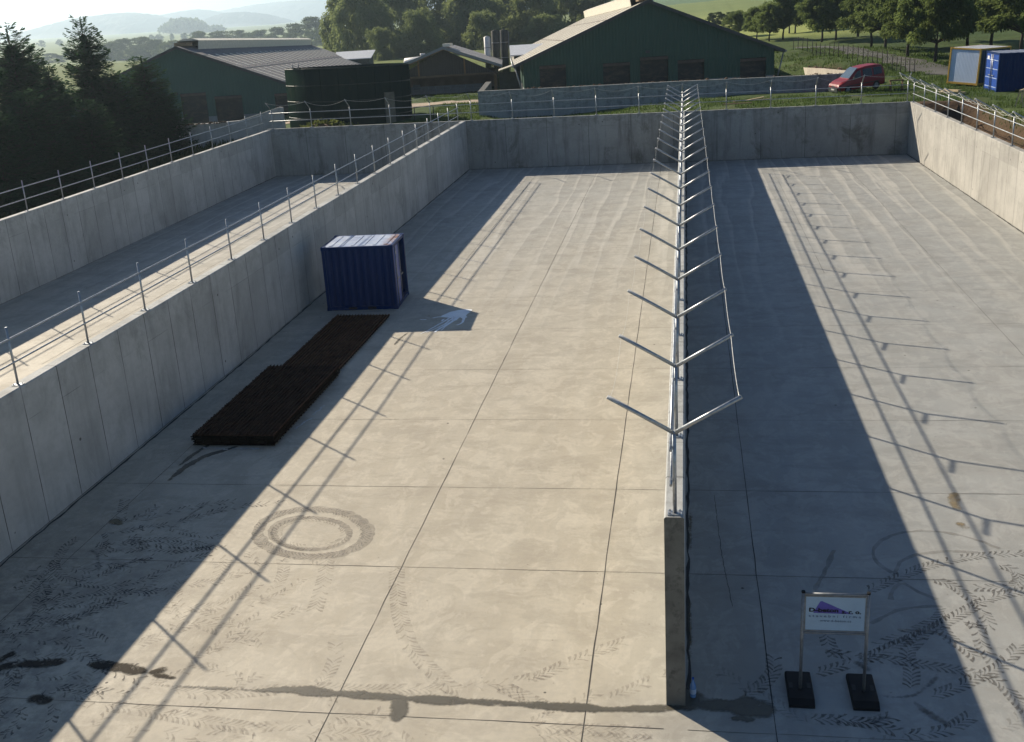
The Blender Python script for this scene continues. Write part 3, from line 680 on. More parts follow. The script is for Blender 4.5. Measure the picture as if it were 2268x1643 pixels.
def roof_paint():
    m, nt = newmat('skylit weathered blue roof'); v = objco(nt); n = noise(nt, v, 1.3, 6, .65); n2 = noise(nt, v, 4, 6, .75)
    c = mix(nt, ramp(nt, n, [(.35, 0.0), (.65, 1.0)]), (.26, .33, .50), (.50, .56, .66))  # pale blue-white paints in sky sheen; blotches and rust below are wear
    c = mix(nt, ramp(nt, n2, [(.58, 0.0), (.66, .7)]), c, (.42, .37, .28))
    sep = N(nt, 'SeparateXYZ', {0: v}); ed = N(nt, 'MapRange', {0: sep.outputs[0], 1: .75, 2: 1.1, 3: 0.0, 4: 1.0}).outputs[0]
    c = mix(nt, math_(nt, 'MULTIPLY', ed, ramp(nt, n2, [(.42, 0.0), (.52, 1.0)])), c, (.22, .085, .035))
    out(nt, princ(nt, c, .5, 0, n2, .1)); return m
PALE = simple('pale interior lining', (.78, .80, .76), .7, var=.15, dirt=(.3, .28, .24))
CW, CD, CHT = 2.56, 2.06, 2.3
e = container((-11.45, 36.93, .0), R(3.0), CW, CD, CHT, BLUE, roof_paint(), 'small dark blue storage container with an open door, in the shade of the wall', depth=.03)
x = CW/2
d1 = MB().box((x-.03, -.475, CHT/2+.015), (.05, .85, CHT-.27)).build('door', BLUEL, e)
for z in (.42, .85, 1.3, 1.78): MB().box((x-.001, -.475, z), (.012, .80, .03)).build('door_rib', BLUEL, d1)
bars(d1, CD, CHT, x-.02, (-.75, -.12), STEELD)
MB().box((x-.004, -.62, 1.95), (.004, .16, .10)).build('sticker', simple('pale sticker', (.6, .6, .55)), d1)
hd = empty('door', (x, CD/2-.08, 0), (0, 0, R(83))); hd.parent = e          # swung right round against the far side
MB().box((.03, .43, CHT/2+.015), (.05, .85, CHT-.27)).build('door_leaf', BLUE, hd)
MB().tube([(.075, .7, .12), (.075, .7, CHT-.1)], .018, 8).build('locking_bar', STEELD, hd)
MB().box((-.1, CD/2-.13, CHT/2), (CW-.5, .02, CHT-.35)).build('lining', PALE, e)
MB().box((-x+.16, 0, CHT/2), (.02, CD-.35, CHT-.35)).build('lining', PALE, e)
for s_ in (-.35, .35): MB().box((s_, -CD/2-.004, .075), (.3, .012, .085)).build('fork_pocket', simple('fork pocket gloom', (.01, .01, .015)), e)  # thin dark plates drawn for the shade inside the pockets
rl = math.radians(3.0)
def CL(px, py, z=0.0): return (-11.40+px*math.cos(rl)-py*math.sin(rl), 36.93+px*math.sin(rl)+py*math.cos(rl), z)
m = MB().lathe([(.0, 0), (.12, 0), (.15, .34), (.14, .34), (.11, .03)], 16); m.build('bucket', simple('white plastic', (.7, .7, .68)), None, CL(.92, .62, .165), label='white bucket standing just inside the open small container', cat='bucket')
m = MB().box((0, 0, .2), (.5, .4, .4)); m.box((0, 0, .42), (.3, .12, .05)); m.tube([(-.2, .15, .4), (-.1, .1, .6), (.1, .1, .62), (.2, .12, .4)], .015, 6)
m.build('tool_box', simple('rusty red paint', (.16, .06, .035), dirt=(.05, .03, .02)), None, CL(.72, .2, .165), label='rusty toolbox on the floor of the open small container', cat='toolbox')

# ------------------------------------------------------------------ stacks of rusty reinforcing mesh
RUST = simple('rusty reinforcing bars', (.058, .028, .016), .9, var=.45, scale=5, spec=.2)
RUSTD = simple('shaded rusty bars', (.014, .009, .007), .95, var=.4, scale=5, spec=.1)  # near-black copy for lower sheets, painting the gloom inside the stack
def mats(x0, x1, y0, y1, layers, h, label, ends=.045, RUST=RUST):
    e = empty('reinforcing_mesh', (x0, y0, 0), label=label, cat='steel mesh', group='stacked reinforcing mesh')
    w_, l_ = x1-x0, y1-y0
    for k in range(layers):
        m = MB(); z = .03+h*k/max(1, layers-1); jx, jy = (rng.random(2)-.5)*.04; top = k == layers-1
        g = .10 if top else .2; rr = .012
        for yy in np.arange(.04, l_, g): m.bar((jx-ends*random.random(), yy+jy, z), (w_+jx*.3+ends*.1*random.random(), yy+jy, z), rr*2, rr*2)
        for xx in np.linspace(.04, w_-.012, int(w_/(.10 if top else .2))): m.bar((xx+jx, jy-ends*.5*random.random(), z+.02), (xx+jx, l_+jy+.05*random.random(), z+.02), rr*2, rr*2)
        m.build('mesh_sheet', RUST if top else RUSTD, e)
    MB().box((w_/2, l_/2, .012+(h*.5)), (w_-.12, l_-.12, h*.9)).build('packed_sheets', RUSTD, e)
    return e
mats(-12.2, -10.06, 23.45, 28.85, 7, .26, 'taller stack of rusty reinforcing mesh lying on the floor, farther from the container')
mats(-12.05, -10.16, 29.15, 34.95, 3, .05, 'low stack of rusty reinforcing mesh lying in front of the small blue container', RUST=simple('browner rusty bars', (.10, .048, .026), .9, var=.45, scale=5, spec=.2))
fm = MB()
PL = simple('torn plastic', (.45, .46, .45), .5)
for p, q in (((-11.9, 23.35), (-11.2, 23.25)), ((-11.1, 23.28), (-10.4, 23.3)), ((-9.95, 24.6), (-9.75, 25.4)), ((-9.8, 25.6), (-9.7, 26.3))):
    ribbon(fm, dense([p, q], .06, .06), .05, .012, .8)
fm.build('plastic_scrap', PL, FLO)

# ------------------------------------------------------------------ company sign on rubber feet
sx0, sx1, sy = 1.64, 2.55, 14.16
SG = empty('sign', ((sx0+sx1)/2, sy, 0), label='company sign in a steel tube frame on two black rubber feet', cat='sign')
hw = (sx1-sx0)/2; BLK = simple('black rubber', (.012, .012, .013), .75, spec=.3)
for s_ in (-1, 1):
    MB().tube([(s_*hw, 0, .06), (s_*hw, 0, 1.74)], .024, 12).build('post', STEELD, SG)
    MB().tube([(s_*hw, 0, 1.735), (s_*hw, 0, 1.762)], .028, 12).build('post_cap', BLK, SG)
    b = MB(); prof = [(-.41, 0), (-.41, .05), (-.33, .115), (.33, .125), (.40, .07), (.40, 0)]; n = len(prof); V = []
    for yy, wd in ((-.185, 1), (-.17, .95), (.17, .95), (.185, 1)): V += [(yy, p[0], p[1]*(1 if abs(yy) < .18 else .9)) for p in prof]
    b.add(V, [[k*n+i, k*n+i+1, (k+1)*n+i+1, (k+1)*n+i] for k in range(3) for i in range(n-1)]+[list(range(n))[::-1], [3*n+i for i in range(n)]])
    ft = b.build('foot', BLK, SG, (s_*hw, .08, 0))
    for q in (-.13, .13): MB().box((q, -.02, .121), (.05, .14, .006)).build('recess', simple('recess shade black', (.003, .003, .003)), ft)  # raised black pads painted as the shade of hollows
for z, r_ in ((1.715, .022), (1.075, .018)): MB().tube([(-hw+.02, 0, z), (hw-.02, 0, z)], r_, 10).build('cross_bar', STEELD, SG)
BOARD = simple('pale blue board', (.36, .48, .60), .45, var=.06)
bd = MB().box((0, -.0, 1.40), (.83, .012, .555)).build('board', BOARD, SG)
fb = MB()
for c_, d_ in (((0, -.002, 1.685), (.87, .02, .02)), ((0, -.002, 1.115), (.87, .02, .02)), ((-.425, -.002, 1.40), (.02, .02, .549)), ((.425, -.002, 1.40), (.02, .02, .549))): fb.box(c_, d_)
fb.build('board_frame', STEELD, SG)
# board drawn in board units measured off the photograph (500..1830 wide, 355..1130 high)
def bx(u): return (u-1165)/1330*.83
def bz(v): return 1.675-(v-385)/750*.555
MB().poly([(bx(u), -.0085, bz(v)) for u, v in ((670, 745), (820, 488), (860, 478), (1560, 752))][::-1]).build('emblem', simple('violet print', (.11, .09, .36)), bd)
def text(s, size, x0, x1, z, mat, bold=0.0, space=1.0):
    cu = bpy.data.curves.new('lettering', 'FONT'); cu.body = s; cu.size = size; cu.offset = bold; cu.space_character = space; cu.resolution_u = 3
    o = bpy.data.objects.new('lettering', cu); COL.objects.link(o)
    dg = bpy.context.evaluated_depsgraph_get(); me = bpy.data.meshes.new_from_object(o.evaluated_get(dg)); bpy.data.objects.remove(o)
    co = np.array([v.co[:] for v in me.vertices]); mn, mx = co[:, 0].min(), co[:, 0].max(); k = (x1-x0)/(mx-mn)
    for v in me.vertices: v.co = ((v.co.x-mn)*k+x0, 0, v.co.y)
    me.materials.append(mat); ob = bpy.data.objects.new('lettering', me); link(ob, bd); ob.location = (0, -.0115, z); return ob
INK = simple('black print', (.006, .006, .01)); INKG = simple('grey print', (.11, .14, .22))
text('D-beton', .088, bx(575), bx(1235), bz(715), INK, .0035); text('s. r. o.', .088, bx(1310), bx(1740), bz(740), INK, .003)
text('s t a v e b n í   f i r m a', .058, bx(575), bx(1745), bz(835), INKG, .0006)
text('www.d-beton.cz', .055, bx(830), bx(1535), bz(935), INKG, .0006, 1.15)

m = MB().lathe([(0, 0), (.042, 0), (.046, .02), (.046, .19), (.040, .22), (.017, .285), (.015, .31), (0, .31)], 16)
b0 = G(1535, 1543)
bt = m.build('water_bottle', simple('blue clear plastic', (.16, .30, .55), .15, var=.1), None, (b0[0], b0[1], .0), label='blue plastic water bottle standing at the foot of the dividing wall', cat='bottle')
MB().lathe([(0, .312), (.018, .312), (.018, .338), (0, .338)], 12).build('cap', simple('blue cap', (.03, .09, .4)), bt)
MB().lathe([(.0468, .07), (.0468, .15)], 16).build('wrapper', simple('pale wrapper', (.45, .55, .7)), bt)

# ------------------------------------------------------------------ farm buildings
TILT = R(-1.58); BRZ = R(9.07)
GREEN = ribbed('green trapezoid cladding', (.014, .070, .045), .28, 'X', .5, dirt=.3, depth=.03)
GREEN2 = ribbed('faded green trapezoid cladding', (.022, .098, .075), .28, 'X', .5, dirt=.3, depth=.03)
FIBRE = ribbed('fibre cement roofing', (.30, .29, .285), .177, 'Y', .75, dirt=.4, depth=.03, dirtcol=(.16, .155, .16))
FIBREW = ribbed('pale sunlit fibre cement roofing', (.46, .43, .36), .177, 'Y', .75, dirt=.35, depth=.03, dirtcol=(.30, .28, .24))  # on the barn's sun-facing slope, sunlight painted in as paler cream
TRIM = simple('dark roof trim', (.05, .055, .06), .6)
FIBRE1 = ribbed('purplish fibre cement roofing', (.155, .145, .155), .177, 'Y', .8, dirt=.45, depth=.03, dirtcol=(.085, .08, .085))
CREAM = simple('cream ridge sheet', (.78, .74, .62), .6, var=.12)
PLINTH = simple('plinth concrete', (.27, .27, .265), .9, var=.2, scale=1.2)
def door_mat():
    m, nt = newmat('painted doorway gloom'); v = objco(nt, (1, 1, 2.2)); n = noise(nt, v, 1.1, 6, .75, .5); n2 = noise(nt, v, 5, 5, .7)
    c = mix(nt, ramp(nt, n, [(.46, 0.0), (.66, 1.0)]), (.005, .005, .005), (.07, .05, .03))  # near-black paints the gloom of open doorways, brown mottling their reflections
    c = mix(nt, ramp(nt, n2, [(.55, 0.0), (.75, .5)]), c, (.008, .008, .008)); out(nt, princ(nt, c, .5, 0, n2, .3)); return m
DOORM = door_mat(); LINT = simple('brown lintel', (.11, .08, .062), .8)
SKYL = simple('skylight strip', (.75, .70, .58), .5, var=.1)
def barn(loc, hw, eave, rise, L, doors, wallm, roofL, roofR, label, skyl=False, plinth=.75, ov=.75, lamp=None):
    e = empty('barn', loc, (TILT, 0, BRZ), label=label, cat='barn')
    def zr(x): return eave+rise*(1-abs(x)/hw)
    wx = hw-ov; cuts = sorted({-wx, 0.0, wx} | {q for d in doors for q in (d[0], d[1])}); m = MB(); pl = MB()
    for a, b in zip(cuts, cuts[1:]):
        dd = [d for d in doors if d[0] <= a+1e-6 and b <= d[1]+1e-6]; z0 = dd[0][2] if dd else plinth
        V = [(a, 0, z0), (b, 0, z0), (b, 0, zr(b)-.12), (a, 0, zr(a)-.12)]
        m.hexa([V[0], V[1], (b, .12, z0), (a, .12, z0)], [V[3], V[2], (b, .12, zr(b)-.12), (a, .12, zr(a)-.12)])
        if not dd: pl.box(((a+b)/2, .06, plinth/2), (b-a, .2, plinth-.004))
    for s_ in (-1, 1): m.box((s_*(wx-.06), L/2+.07, (eave+.25+plinth)/2), (.12, L-.1, eave+.25-plinth)); pl.box((s_*(wx-.06), L/2+.1, plinth/2), (.2, L-.2, plinth-.006))
    m.hexa([(-wx, L-.1, 0), (wx, L-.1, 0), (wx, L, 0), (-wx, L, 0)], [(-wx, L-.1, eave), (wx, L-.1, eave), (wx, L, eave), (-wx, L, eave)])
    m.build('wall', wallm, e); pl.build('plinth', PLINTH, e)
    for a, b, z in doors:
        d = MB().box(((a+b)/2, .32, z/2), (b-a, .06, z)).build('door', DOORM, e)
        MB().box(((a+b)/2, .02, z-.16), (b-a-.01, .16, .22)).build('lintel', LINT, d)
    t = .1
    for s_, mt in ((-1, roofL), (1, roofR)):
        x1 = s_*hw; m = MB()
        m.hexa([(0, -.45, eave+rise-t), (x1, -.45, eave-t), (x1, L+.3, eave-t), (0, L+.3, eave+rise-t)], [(0, -.45, eave+rise), (x1, -.45, eave), (x1, L+.3, eave), (0, L+.3, eave+rise)])
        rf = m.build('roof', mt, e)
        tm = MB(); tm.hexa([(0, -.5, eave+rise-.24), (x1*1.004, -.5, eave-.24), (x1*1.004, -.44, eave-.24), (0, -.44, eave+rise-.24)], [(0, -.5, eave+rise+.03), (x1*1.004, -.5, eave+.03), (x1*1.004, -.44, eave+.03), (0, -.44, eave+rise+.03)])
        tm.build('barge_board', TRIM, rf)
        MB().tube([(x1*1.01, -.45, eave-.1), (x1*1.01, L+.3, eave-.1)], .09, 8).build('gutter', STEELD, rf)
        if skyl and s_ > 0:
            for row in (.33, .66):
                for k in range(24):
                    y0 = 1.5+k*L/24; xa, xb = hw*(row-.13), hw*(row+.13)
                    MB().hexa([(xa, y0, zr(xa)+.005), (xb, y0, zr(xb)+.005), (xb, y0+.45, zr(xb)+.005), (xa, y0+.45, zr(xa)+.005)], [(xa, y0, zr(xa)+.045), (xb, y0, zr(xb)+.045), (xb, y0+.45, zr(xb)+.045), (xa, y0+.45, zr(xa)+.045)]).build('skylight', SKYL, rf)
            ln = MB()
            for xx in (hw*.2, hw*.5, hw*.8): ln.hexa([(xx-.06, -.4, zr(xx-.06)+.004), (xx+.06, -.4, zr(xx+.06)+.004), (xx+.06, L, zr(xx+.06)+.004), (xx-.06, L, zr(xx-.06)+.004)], [(xx-.06, -.4, zr(xx-.06)+.03), (xx+.06, -.4, zr(xx+.06)+.03), (xx+.06, L, zr(xx+.06)+.03), (xx-.06, L, zr(xx-.06)+.03)])
            ln.build('roof_seam', TRIM, rf)
        if s_ < 0 and not skyl:
            ln = MB()
            for k in range(1, 10):
                yy = k*L/10; ln.hexa([(-.3, yy, zr(.3)+.004), (-hw, yy, eave+.004), (-hw, yy+.08, eave+.004), (-.3, yy+.08, zr(.3)+.004)], [(-.3, yy, zr(.3)+.02), (-hw, yy, eave+.02), (-hw, yy+.08, eave+.02), (-.3, yy+.08, zr(.3)+.02)])
            for xx in (-hw*.3, -hw*.62): ln.hexa([(xx-.05, 0, zr(xx-.05)+.004), (xx+.05, 0, zr(xx+.05)+.004), (xx+.05, L, zr(xx+.05)+.004), (xx-.05, L, zr(xx-.05)+.004)], [(xx-.05, 0, zr(xx-.05)+.02), (xx+.05, 0, zr(xx+.05)+.02), (xx+.05, L, zr(xx+.05)+.02), (xx-.05, L, zr(xx-.05)+.02)])
            ln.build('roof_seam', LINT, rf)
    m = MB()
    y0 = 4.0
    for s_ in (-1, 1):
        m.hexa([(s_*.95, y0, eave+rise-.35), (s_*.95, L, eave+rise-.35), (s_*.9, L, eave+rise-.35), (s_*.9, y0, eave+rise-.35)], [(s_*1.1, y0, eave+rise+.5), (s_*1.1, L, eave+rise+.5), (s_*1.05, L, eave+rise+.5), (s_*1.05, y0, eave+rise+.5)])
    m.hexa([(-1.12, y0, eave+rise+.5), (1.12, y0, eave+rise+.5), (1.12, L, eave+rise+.5), (-1.12, L, eave+rise+.5)], [(-.5, y0, eave+rise+.72), (.5, y0, eave+rise+.72), (.5, L, eave+rise+.72), (-.5, L, eave+rise+.72)])
    m.build('ridge_vent', CREAM, e)
    MB().box((0, 2.3, eave+rise+.16), (1.2, 2.2, .34)).build('vent_end', simple('rusty vent end', (.24, .15, .07)), e)
    if lamp: MB().box((lamp[0], -.18, lamp[1]), (.32, .3, .22)).build('lamp', TRIM, e)
    for s_ in (-1, 1): MB().tube([(s_*(hw-.05), -.3, eave-.15), (s_*(wx+.08), -.3, 0)], .06, 8).build('downpipe', STEELD, e)
    return e
c = P(1435, 2, 95)
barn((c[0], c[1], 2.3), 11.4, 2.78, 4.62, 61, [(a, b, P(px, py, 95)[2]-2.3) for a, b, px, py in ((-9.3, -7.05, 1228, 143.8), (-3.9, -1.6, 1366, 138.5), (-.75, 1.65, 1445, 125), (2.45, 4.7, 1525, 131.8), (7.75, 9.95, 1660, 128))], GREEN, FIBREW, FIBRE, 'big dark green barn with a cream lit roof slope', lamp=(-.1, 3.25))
c = P(390, 101, 109)
barn((c[0], c[1], .55), 12.3, 2.7, 4.75, 70, [(-.35, 2.15, P(410, 207, 109)[2]-.55), (2.95, 5.6, P(484, 213, 109)[2]-.55), (8.8, 10.7, P(608, 207, 109)[2]-.55)], GREEN2, FIBRE1, FIBRE1, 'green gabled barn with a grey skylit roof behind the spruces', skyl=True, lamp=(-.7, 3.05))

# open cattle shed
WOOD = simple('weathered brown timber', (.17, .10, .05), .8, var=.3, scale=2)
WOODO = simple('orange stained timber', (.30, .15, .05), .7, var=.2, scale=2)
BOARDS = ribbed('dark vertical boarding', (.075, .06, .045), .24, 'X', .8, dirt=.4, depth=.02)
PINKW = simple('dusty plaster', (.30, .21, .155), .9, var=.35, scale=.8)
c = P(981, 103, 112)
hw, ev, rs, L = 5.75, 2.75, 2.05, 26; base = c[2]-ev-rs
e = empty('cattle_shed', (c[0], c[1], base), (TILT, 0, BRZ), label='low brown cattle shed with an open timber front', cat='shed')
SHR = ribbed('grey shed roofing', (.25, .245, .25), .177, 'Y', .7, dirt=.4, depth=.03)
for s_ in (-1, 1):
    rf = MB().hexa([(0, -.6, ev+rs-.14), (s_*hw, -.6, ev-.14), (s_*hw, 26, ev-.14), (0, 26, ev+rs-.14)], [(0, -.6, ev+rs), (s_*hw, -.6, ev), (s_*hw, 26, ev), (0, 26, ev+rs)]).build('roof', SHR, e)
    MB().hexa([(0, -.66, ev+rs-.26), (s_*hw, -.66, ev-.26), (s_*hw, -.6, ev-.26), (0, -.6, ev+rs-.26)], [(0, -.66, ev+rs+.02), (s_*hw, -.66, ev+.02), (s_*hw, -.6, ev+.02), (0, -.6, ev+rs+.02)]).build('barge_board', STEELD, rf)
    MB().hexa([(0, -.1, ev+rs-.32), (s_*(hw-.2), -.1, ev-.28), (s_*(hw-.2), .05, ev-.28), (0, .05, ev+rs-.32)], [(0, -.1, ev+rs-.15), (s_*(hw-.2), -.1, ev-.1), (s_*(hw-.2), .05, ev-.1), (0, .05, ev+rs-.15)]).build('rafter', WOODO, e)
m = MB(); m.hexa([(-hw+.7, .08, 2.05), (hw-.7, .08, 2.05), (hw-.7, .16, 2.05), (-hw+.7, .16, 2.05)], [(-.05, .08, ev+rs-.3), (.05, .08, ev+rs-.3), (.05, .16, ev+rs-.3), (-.05, .16, ev+rs-.3)]); m.build('gable_boarding', BOARDS, e)
for xx in (-2.6, 2.0): MB().box((xx, .0, 2.05+.75), (.14, .12, 1.5)).build('stud', WOODO, e)
MB().box((0, 0, 1.98), (2*hw-1.3, .18, .2)).build('beam', WOOD, e)
for xx in (-hw+.75, hw-.75): MB().box((xx, 0, .95), (.26, .26, 1.9)).build('post', WOODO, e)
MB().box((0, 5.5, 1.2), (2*hw-1.2, .15, 2.4)).build('back_wall', PINKW, e)
MB().box((-.3, 2.6, .5), (2*hw-3.5, .12, .95)).build('feed_wall', PLINTH, e)
for s_ in (-1, 1): MB().box((s_*(hw-.7), 4.5, 1.1), (.12, 8.5, 2.2)).build('side_wall', PINKW, e)
MB().box((-3.0, .9, 1.0), (.7, .5, .45)).build('water_trough', TRIM, e)
g = MB()
for xx in np.arange(-4.8, 4.7, .75): g.tube([(xx, .25, 0), (xx, .25, .98)], .035, 6)
for zz in (.35, .65, .95): g.tube([(-4.9, .25, zz), (4.6, .25, zz)], .025, 6)
g.build('feed_barrier', STEELD, e)
MB().box((.3, 3.4, ev+rs+.12), (.7, 6.6, .3)).build('ridge_vent', CREAM, e)

# small roofs and boxes around the yard
def flatroof(name, loc, w_, d_, h_, roofh, roofm, wallm, label, slope=.0, rz=BRZ, over=.4):
    e = empty(name, loc, (TILT, 0, rz), label=label, cat='building')
    m = MB(); m.hexa([(-w_/2, 0, 0), (w_/2, 0, 0), (w_/2, d_, 0), (-w_/2, d_, 0)], [(-w_/2, 0, h_), (w_/2, 0, h_), (w_/2, d_, h_+slope), (-w_/2, d_, h_+slope)]); m.build('wall', wallm, e)
    x, y0, y1 = w_/2+over, -over, d_+over
    m = MB(); m.hexa([(-x, y0, h_+.01), (x, y0, h_+.01), (x, y1, h_+slope+.01), (-x, y1, h_+slope+.01)], [(-x, y0, h_+roofh), (x, y0, h_+roofh), (x, y1, h_+slope+roofh), (-x, y1, h_+slope+roofh)]); m.build('roof', roofm, e)
    MB().box((0, -.03, h_*.4), (min(3, w_*.5), .06, h_*.75)).build('door', DOORM, e)
    return e
WHITEM = simple('pale metal sheet', (.55, .56, .58), .45, var=.12)
DKW = simple('dark timber wall', (.03, .045, .035), .9)
c = P(1266, 140, 118); flatroof('open_store', (c[0], c[1], 2.0), 12, 6, P(1180, 122, 118)[2]-2.0, .12, WHITEM, DKW, 'dark store with a pale lean-to roof behind the big barn', slope=.95)
c = P(815, 140, 172); flatroof('open_store', (c[0]-2.6, c[1], 0.4), 5.4, 6, P(815, 130, 172)[2]-.4, .12, WHITEM, DKW, 'dark store with a pale roof behind the grey skylit barn', slope=1.1)
# narrow lean-to passage between shed and barn
c = P(1128, 160, 103); e = empty('passage_roof', (c[0], c[1], 1.9), (TILT, 0, BRZ), label='narrow cream lean-to roof linking the cattle shed and the big barn', cat='lean-to')
z1, z2 = P(1112, 156, 103)[2]-1.9, P(1142, 140, 103)[2]-1.9
MB().hexa([(-.95, 0, z1-.1), (.95, 0, z2-.1), (.95, 5, z2-.1), (-.95, 5, z1-.1)], [(-1.0, -.3, z1), (1.0, -.3, z2), (1.0, 5, z2), (-1.0, 5, z1)]).build('roof', FIBREW, e)
MB().box((0, 2.6, z1*.45), (1.9, .15, z1*.9)).build('wall', simple('shaded brick wall', (.05, .05, .055)), e)
# feed silos and vehicle roof
def silo(px0, px1, pyt, D, mat, label, cone=False):
    a, b = P(px0, pyt, D), P(px1, pyt, D); c = (a+b)/2; r_ = np.linalg.norm(b-a)/2; g = gz(c[0], c[1])
    prof = [(0, c[2]-g+.05), (r_, c[2]-g-.1), (r_, .9 if cone else 0)] + ([(r_*.25, .15)] if cone else [])
    o = MB().lathe(prof[::-1], 20).build('feed_silo', mat, None, (c[0], c[1], g), label=label, cat='silo')
    MB().tube([(r_+.08, 0, 0), (r_+.08, 0, c[2]-g-.2)], .05, 6).build('ladder_rail', STEELD, o)
    for zz in (.35, .7): MB().lathe([(r_+.005, (c[2]-g)*zz), (r_+.03, (c[2]-g)*zz+.04), (r_+.005, (c[2]-g)*zz+.08)], 20).build('band', STEELD, o)
    return o
WSILO = simple('white silo', (.62, .62, .60), .5, var=.12, dirt=(.4, .4, .38)); DSILO = simple('mossy dark silo', (.05, .05, .042), .9, var=.4, scale=1.2)
silo(1071, 1085, 80, 134, WSILO, 'slim white feed silo beside two dark silos')
silo(1087, 1105, 66, 137, DSILO, 'dark mossy silo next to the white silo')
silo(1106, 1124, 65, 139, DSILO, 'dark mossy silo close to the big barn')
c = P(925, 128, 128); g = gz(c[0], c[1])
e = empty('tanker', (c[0], c[1], g), (0, 0, BRZ), label='white tank trailer half hidden behind the cattle shed', cat='trailer')
MB().tube([(-1.6, 0, c[2]-g-.75), (-1.45, 0, c[2]-g-.75), (1.45, 0, c[2]-g-.6), (1.6, 0, c[2]-g-.6)], [.5, .8, .8, .5], 16).build('tank_body', WSILO, e)
MB().tube([(.6, 0, c[2]-g+.1), (.6, 0, c[2]-g+.45)], .3, 12).build('hatch', WSILO, e)
for s_ in (-.8, .8): MB().tube([(s_, -.8, .5), (s_, .8, .5)], .5, 16).build('wheel', BLK, e)
MB().box((0, 0, (c[2]-g)*.4), (3.2, 1.0, .2)).build('chassis', TRIM, e)

# round slurry tank
def tank_mat():
    m, nt = newmat('dark green enamel'); v = objco(nt)
    n = noise(nt, v, .6, 5, .6); n2 = noise(nt, objco(nt, (1, 1, .25)), 1.2, 5, .7)
    c = mix(nt, ramp(nt, n2, [(.4, 0.0), (.7, 1.0)]), (.009, .022, .017), (.018, .033, .025))
    c = mix(nt, ramp(nt, n, [(.6, 0.0), (.72, .5)]), c, (.055, .05, .03))
    out(nt, princ(nt, c, .7, 0, n, .05, .05, .0)); return m
a, b = P(628, 153, 83), P(905, 139, 83); tc = (a+b)/2; tr = np.linalg.norm(b-a)/2*.985; tg = 1.9; th = tc[2]-tg
e = empty('slurry_tank', (tc[0], tc[1], tg), (R(-1.75), R(.35), 0), label='round dark green slurry tank with steel hoops', cat='tank')
TM = tank_mat(); HOOP = simple('painted hoop', (.022, .036, .03), .5)
MB().lathe([(tr, 0), (tr, th), (tr-.06, th), (tr-.06, .1)], 72).build('shell', TM, e)
MB().lathe([(tr-.07, th-1.2), (.01, th-1.2)], 48).build('slurry', simple('dark slurry', (.03, .026, .018), .3), e)
for k, z in enumerate((th-.03, th*.735, th*.49, th*.235)): MB().lathe([(tr+.004, z-.03), (tr+.022, z-.02), (tr+.022, z+.02), (tr+.004, z+.03)], 72).build('hoop', HOOP, e)
sm_ = MB()
for k in range(22):
    t = 2*math.pi*k/22; sm_.box(((tr+.012)*math.cos(t), (tr+.012)*math.sin(t), th/2), (.012, .03, th-.04), t)
sm_.build('plate_seam', TM, e)
t = R(-35); MB().box(((tr+.03)*math.cos(t), (tr+.03)*math.sin(t), th*.33), (.05, .9, th*.5), t).build('inspection_plate', simple('buff plate', (.16, .14, .10)), e)
for k in (-.9, -.4): MB().tube([(tr*math.cos(-2+k*.3), tr*math.sin(-2+k*.3), th), (tr*math.cos(-2+k*.3), tr*math.sin(-2+k*.3), th+.35)], .04, 6).build('bracket', STEELD, e)

# ------------------------------------------------------------------ retaining walls beyond the bays
def poly_wall(name, top, D, th, zbot, mat, label, d2=0.0):
    """wall standing face-on at the distance D; its top edge follows the photo"""
    m = MB(); n = len(top); T = [P(x, y, D+d2*i/(n-1)) for i, (x, y) in enumerate(top)]; o = T[0].copy(); o[2] = 0
    V = []
    for p in T: V += [(p[0]-o[0], p[1]-o[1], zbot), (p[0]-o[0], p[1]-o[1], p[2])]
    bk = HF*th
    for p in T: V += [(p[0]-o[0]+bk[0], p[1]-o[1]+bk[1], zbot), (p[0]-o[0]+bk[0], p[1]-o[1]+bk[1], p[2])]
    k = 2*n; fs = []
    for i in range(n-1):
        a = 2*i; fs += [[a, a+2, a+3, a+1], [k+a+2, k+a, k+a+1, k+a+3], [a+1, a+3, k+a+3, k+a+1]]
    fs += [[0, 1, k+1, k], [2*n-2, k+2*n-2, k+2*n-1, 2*n-1]]
    m.add(V, fs); ob = m.build(name, mat, None, (o[0], o[1], 0), label=label, cat='wall')
    lay = ob.data.uv_layers.new(name='UVMap')
    for lp in ob.data.loops:
        v = ob.data.vertices[lp.vertex_index].co; lay.data[lp.index].uv = (math.hypot(v.x, v.y), v.z)
    return ob
SOILM = simple('brown soil', (.11, .065, .035), .95, var=.5, scale=2)
rw = poly_wall('retaining_wall', [(1058, 202), (1250, 193), (1480, 181), (1700, 171), (1884, 162), (1905, 161)], 80.5, .3, 1.5, WALL_B, 'long shaded retaining wall in front of the big barn, soil along its top', d2=1.5)
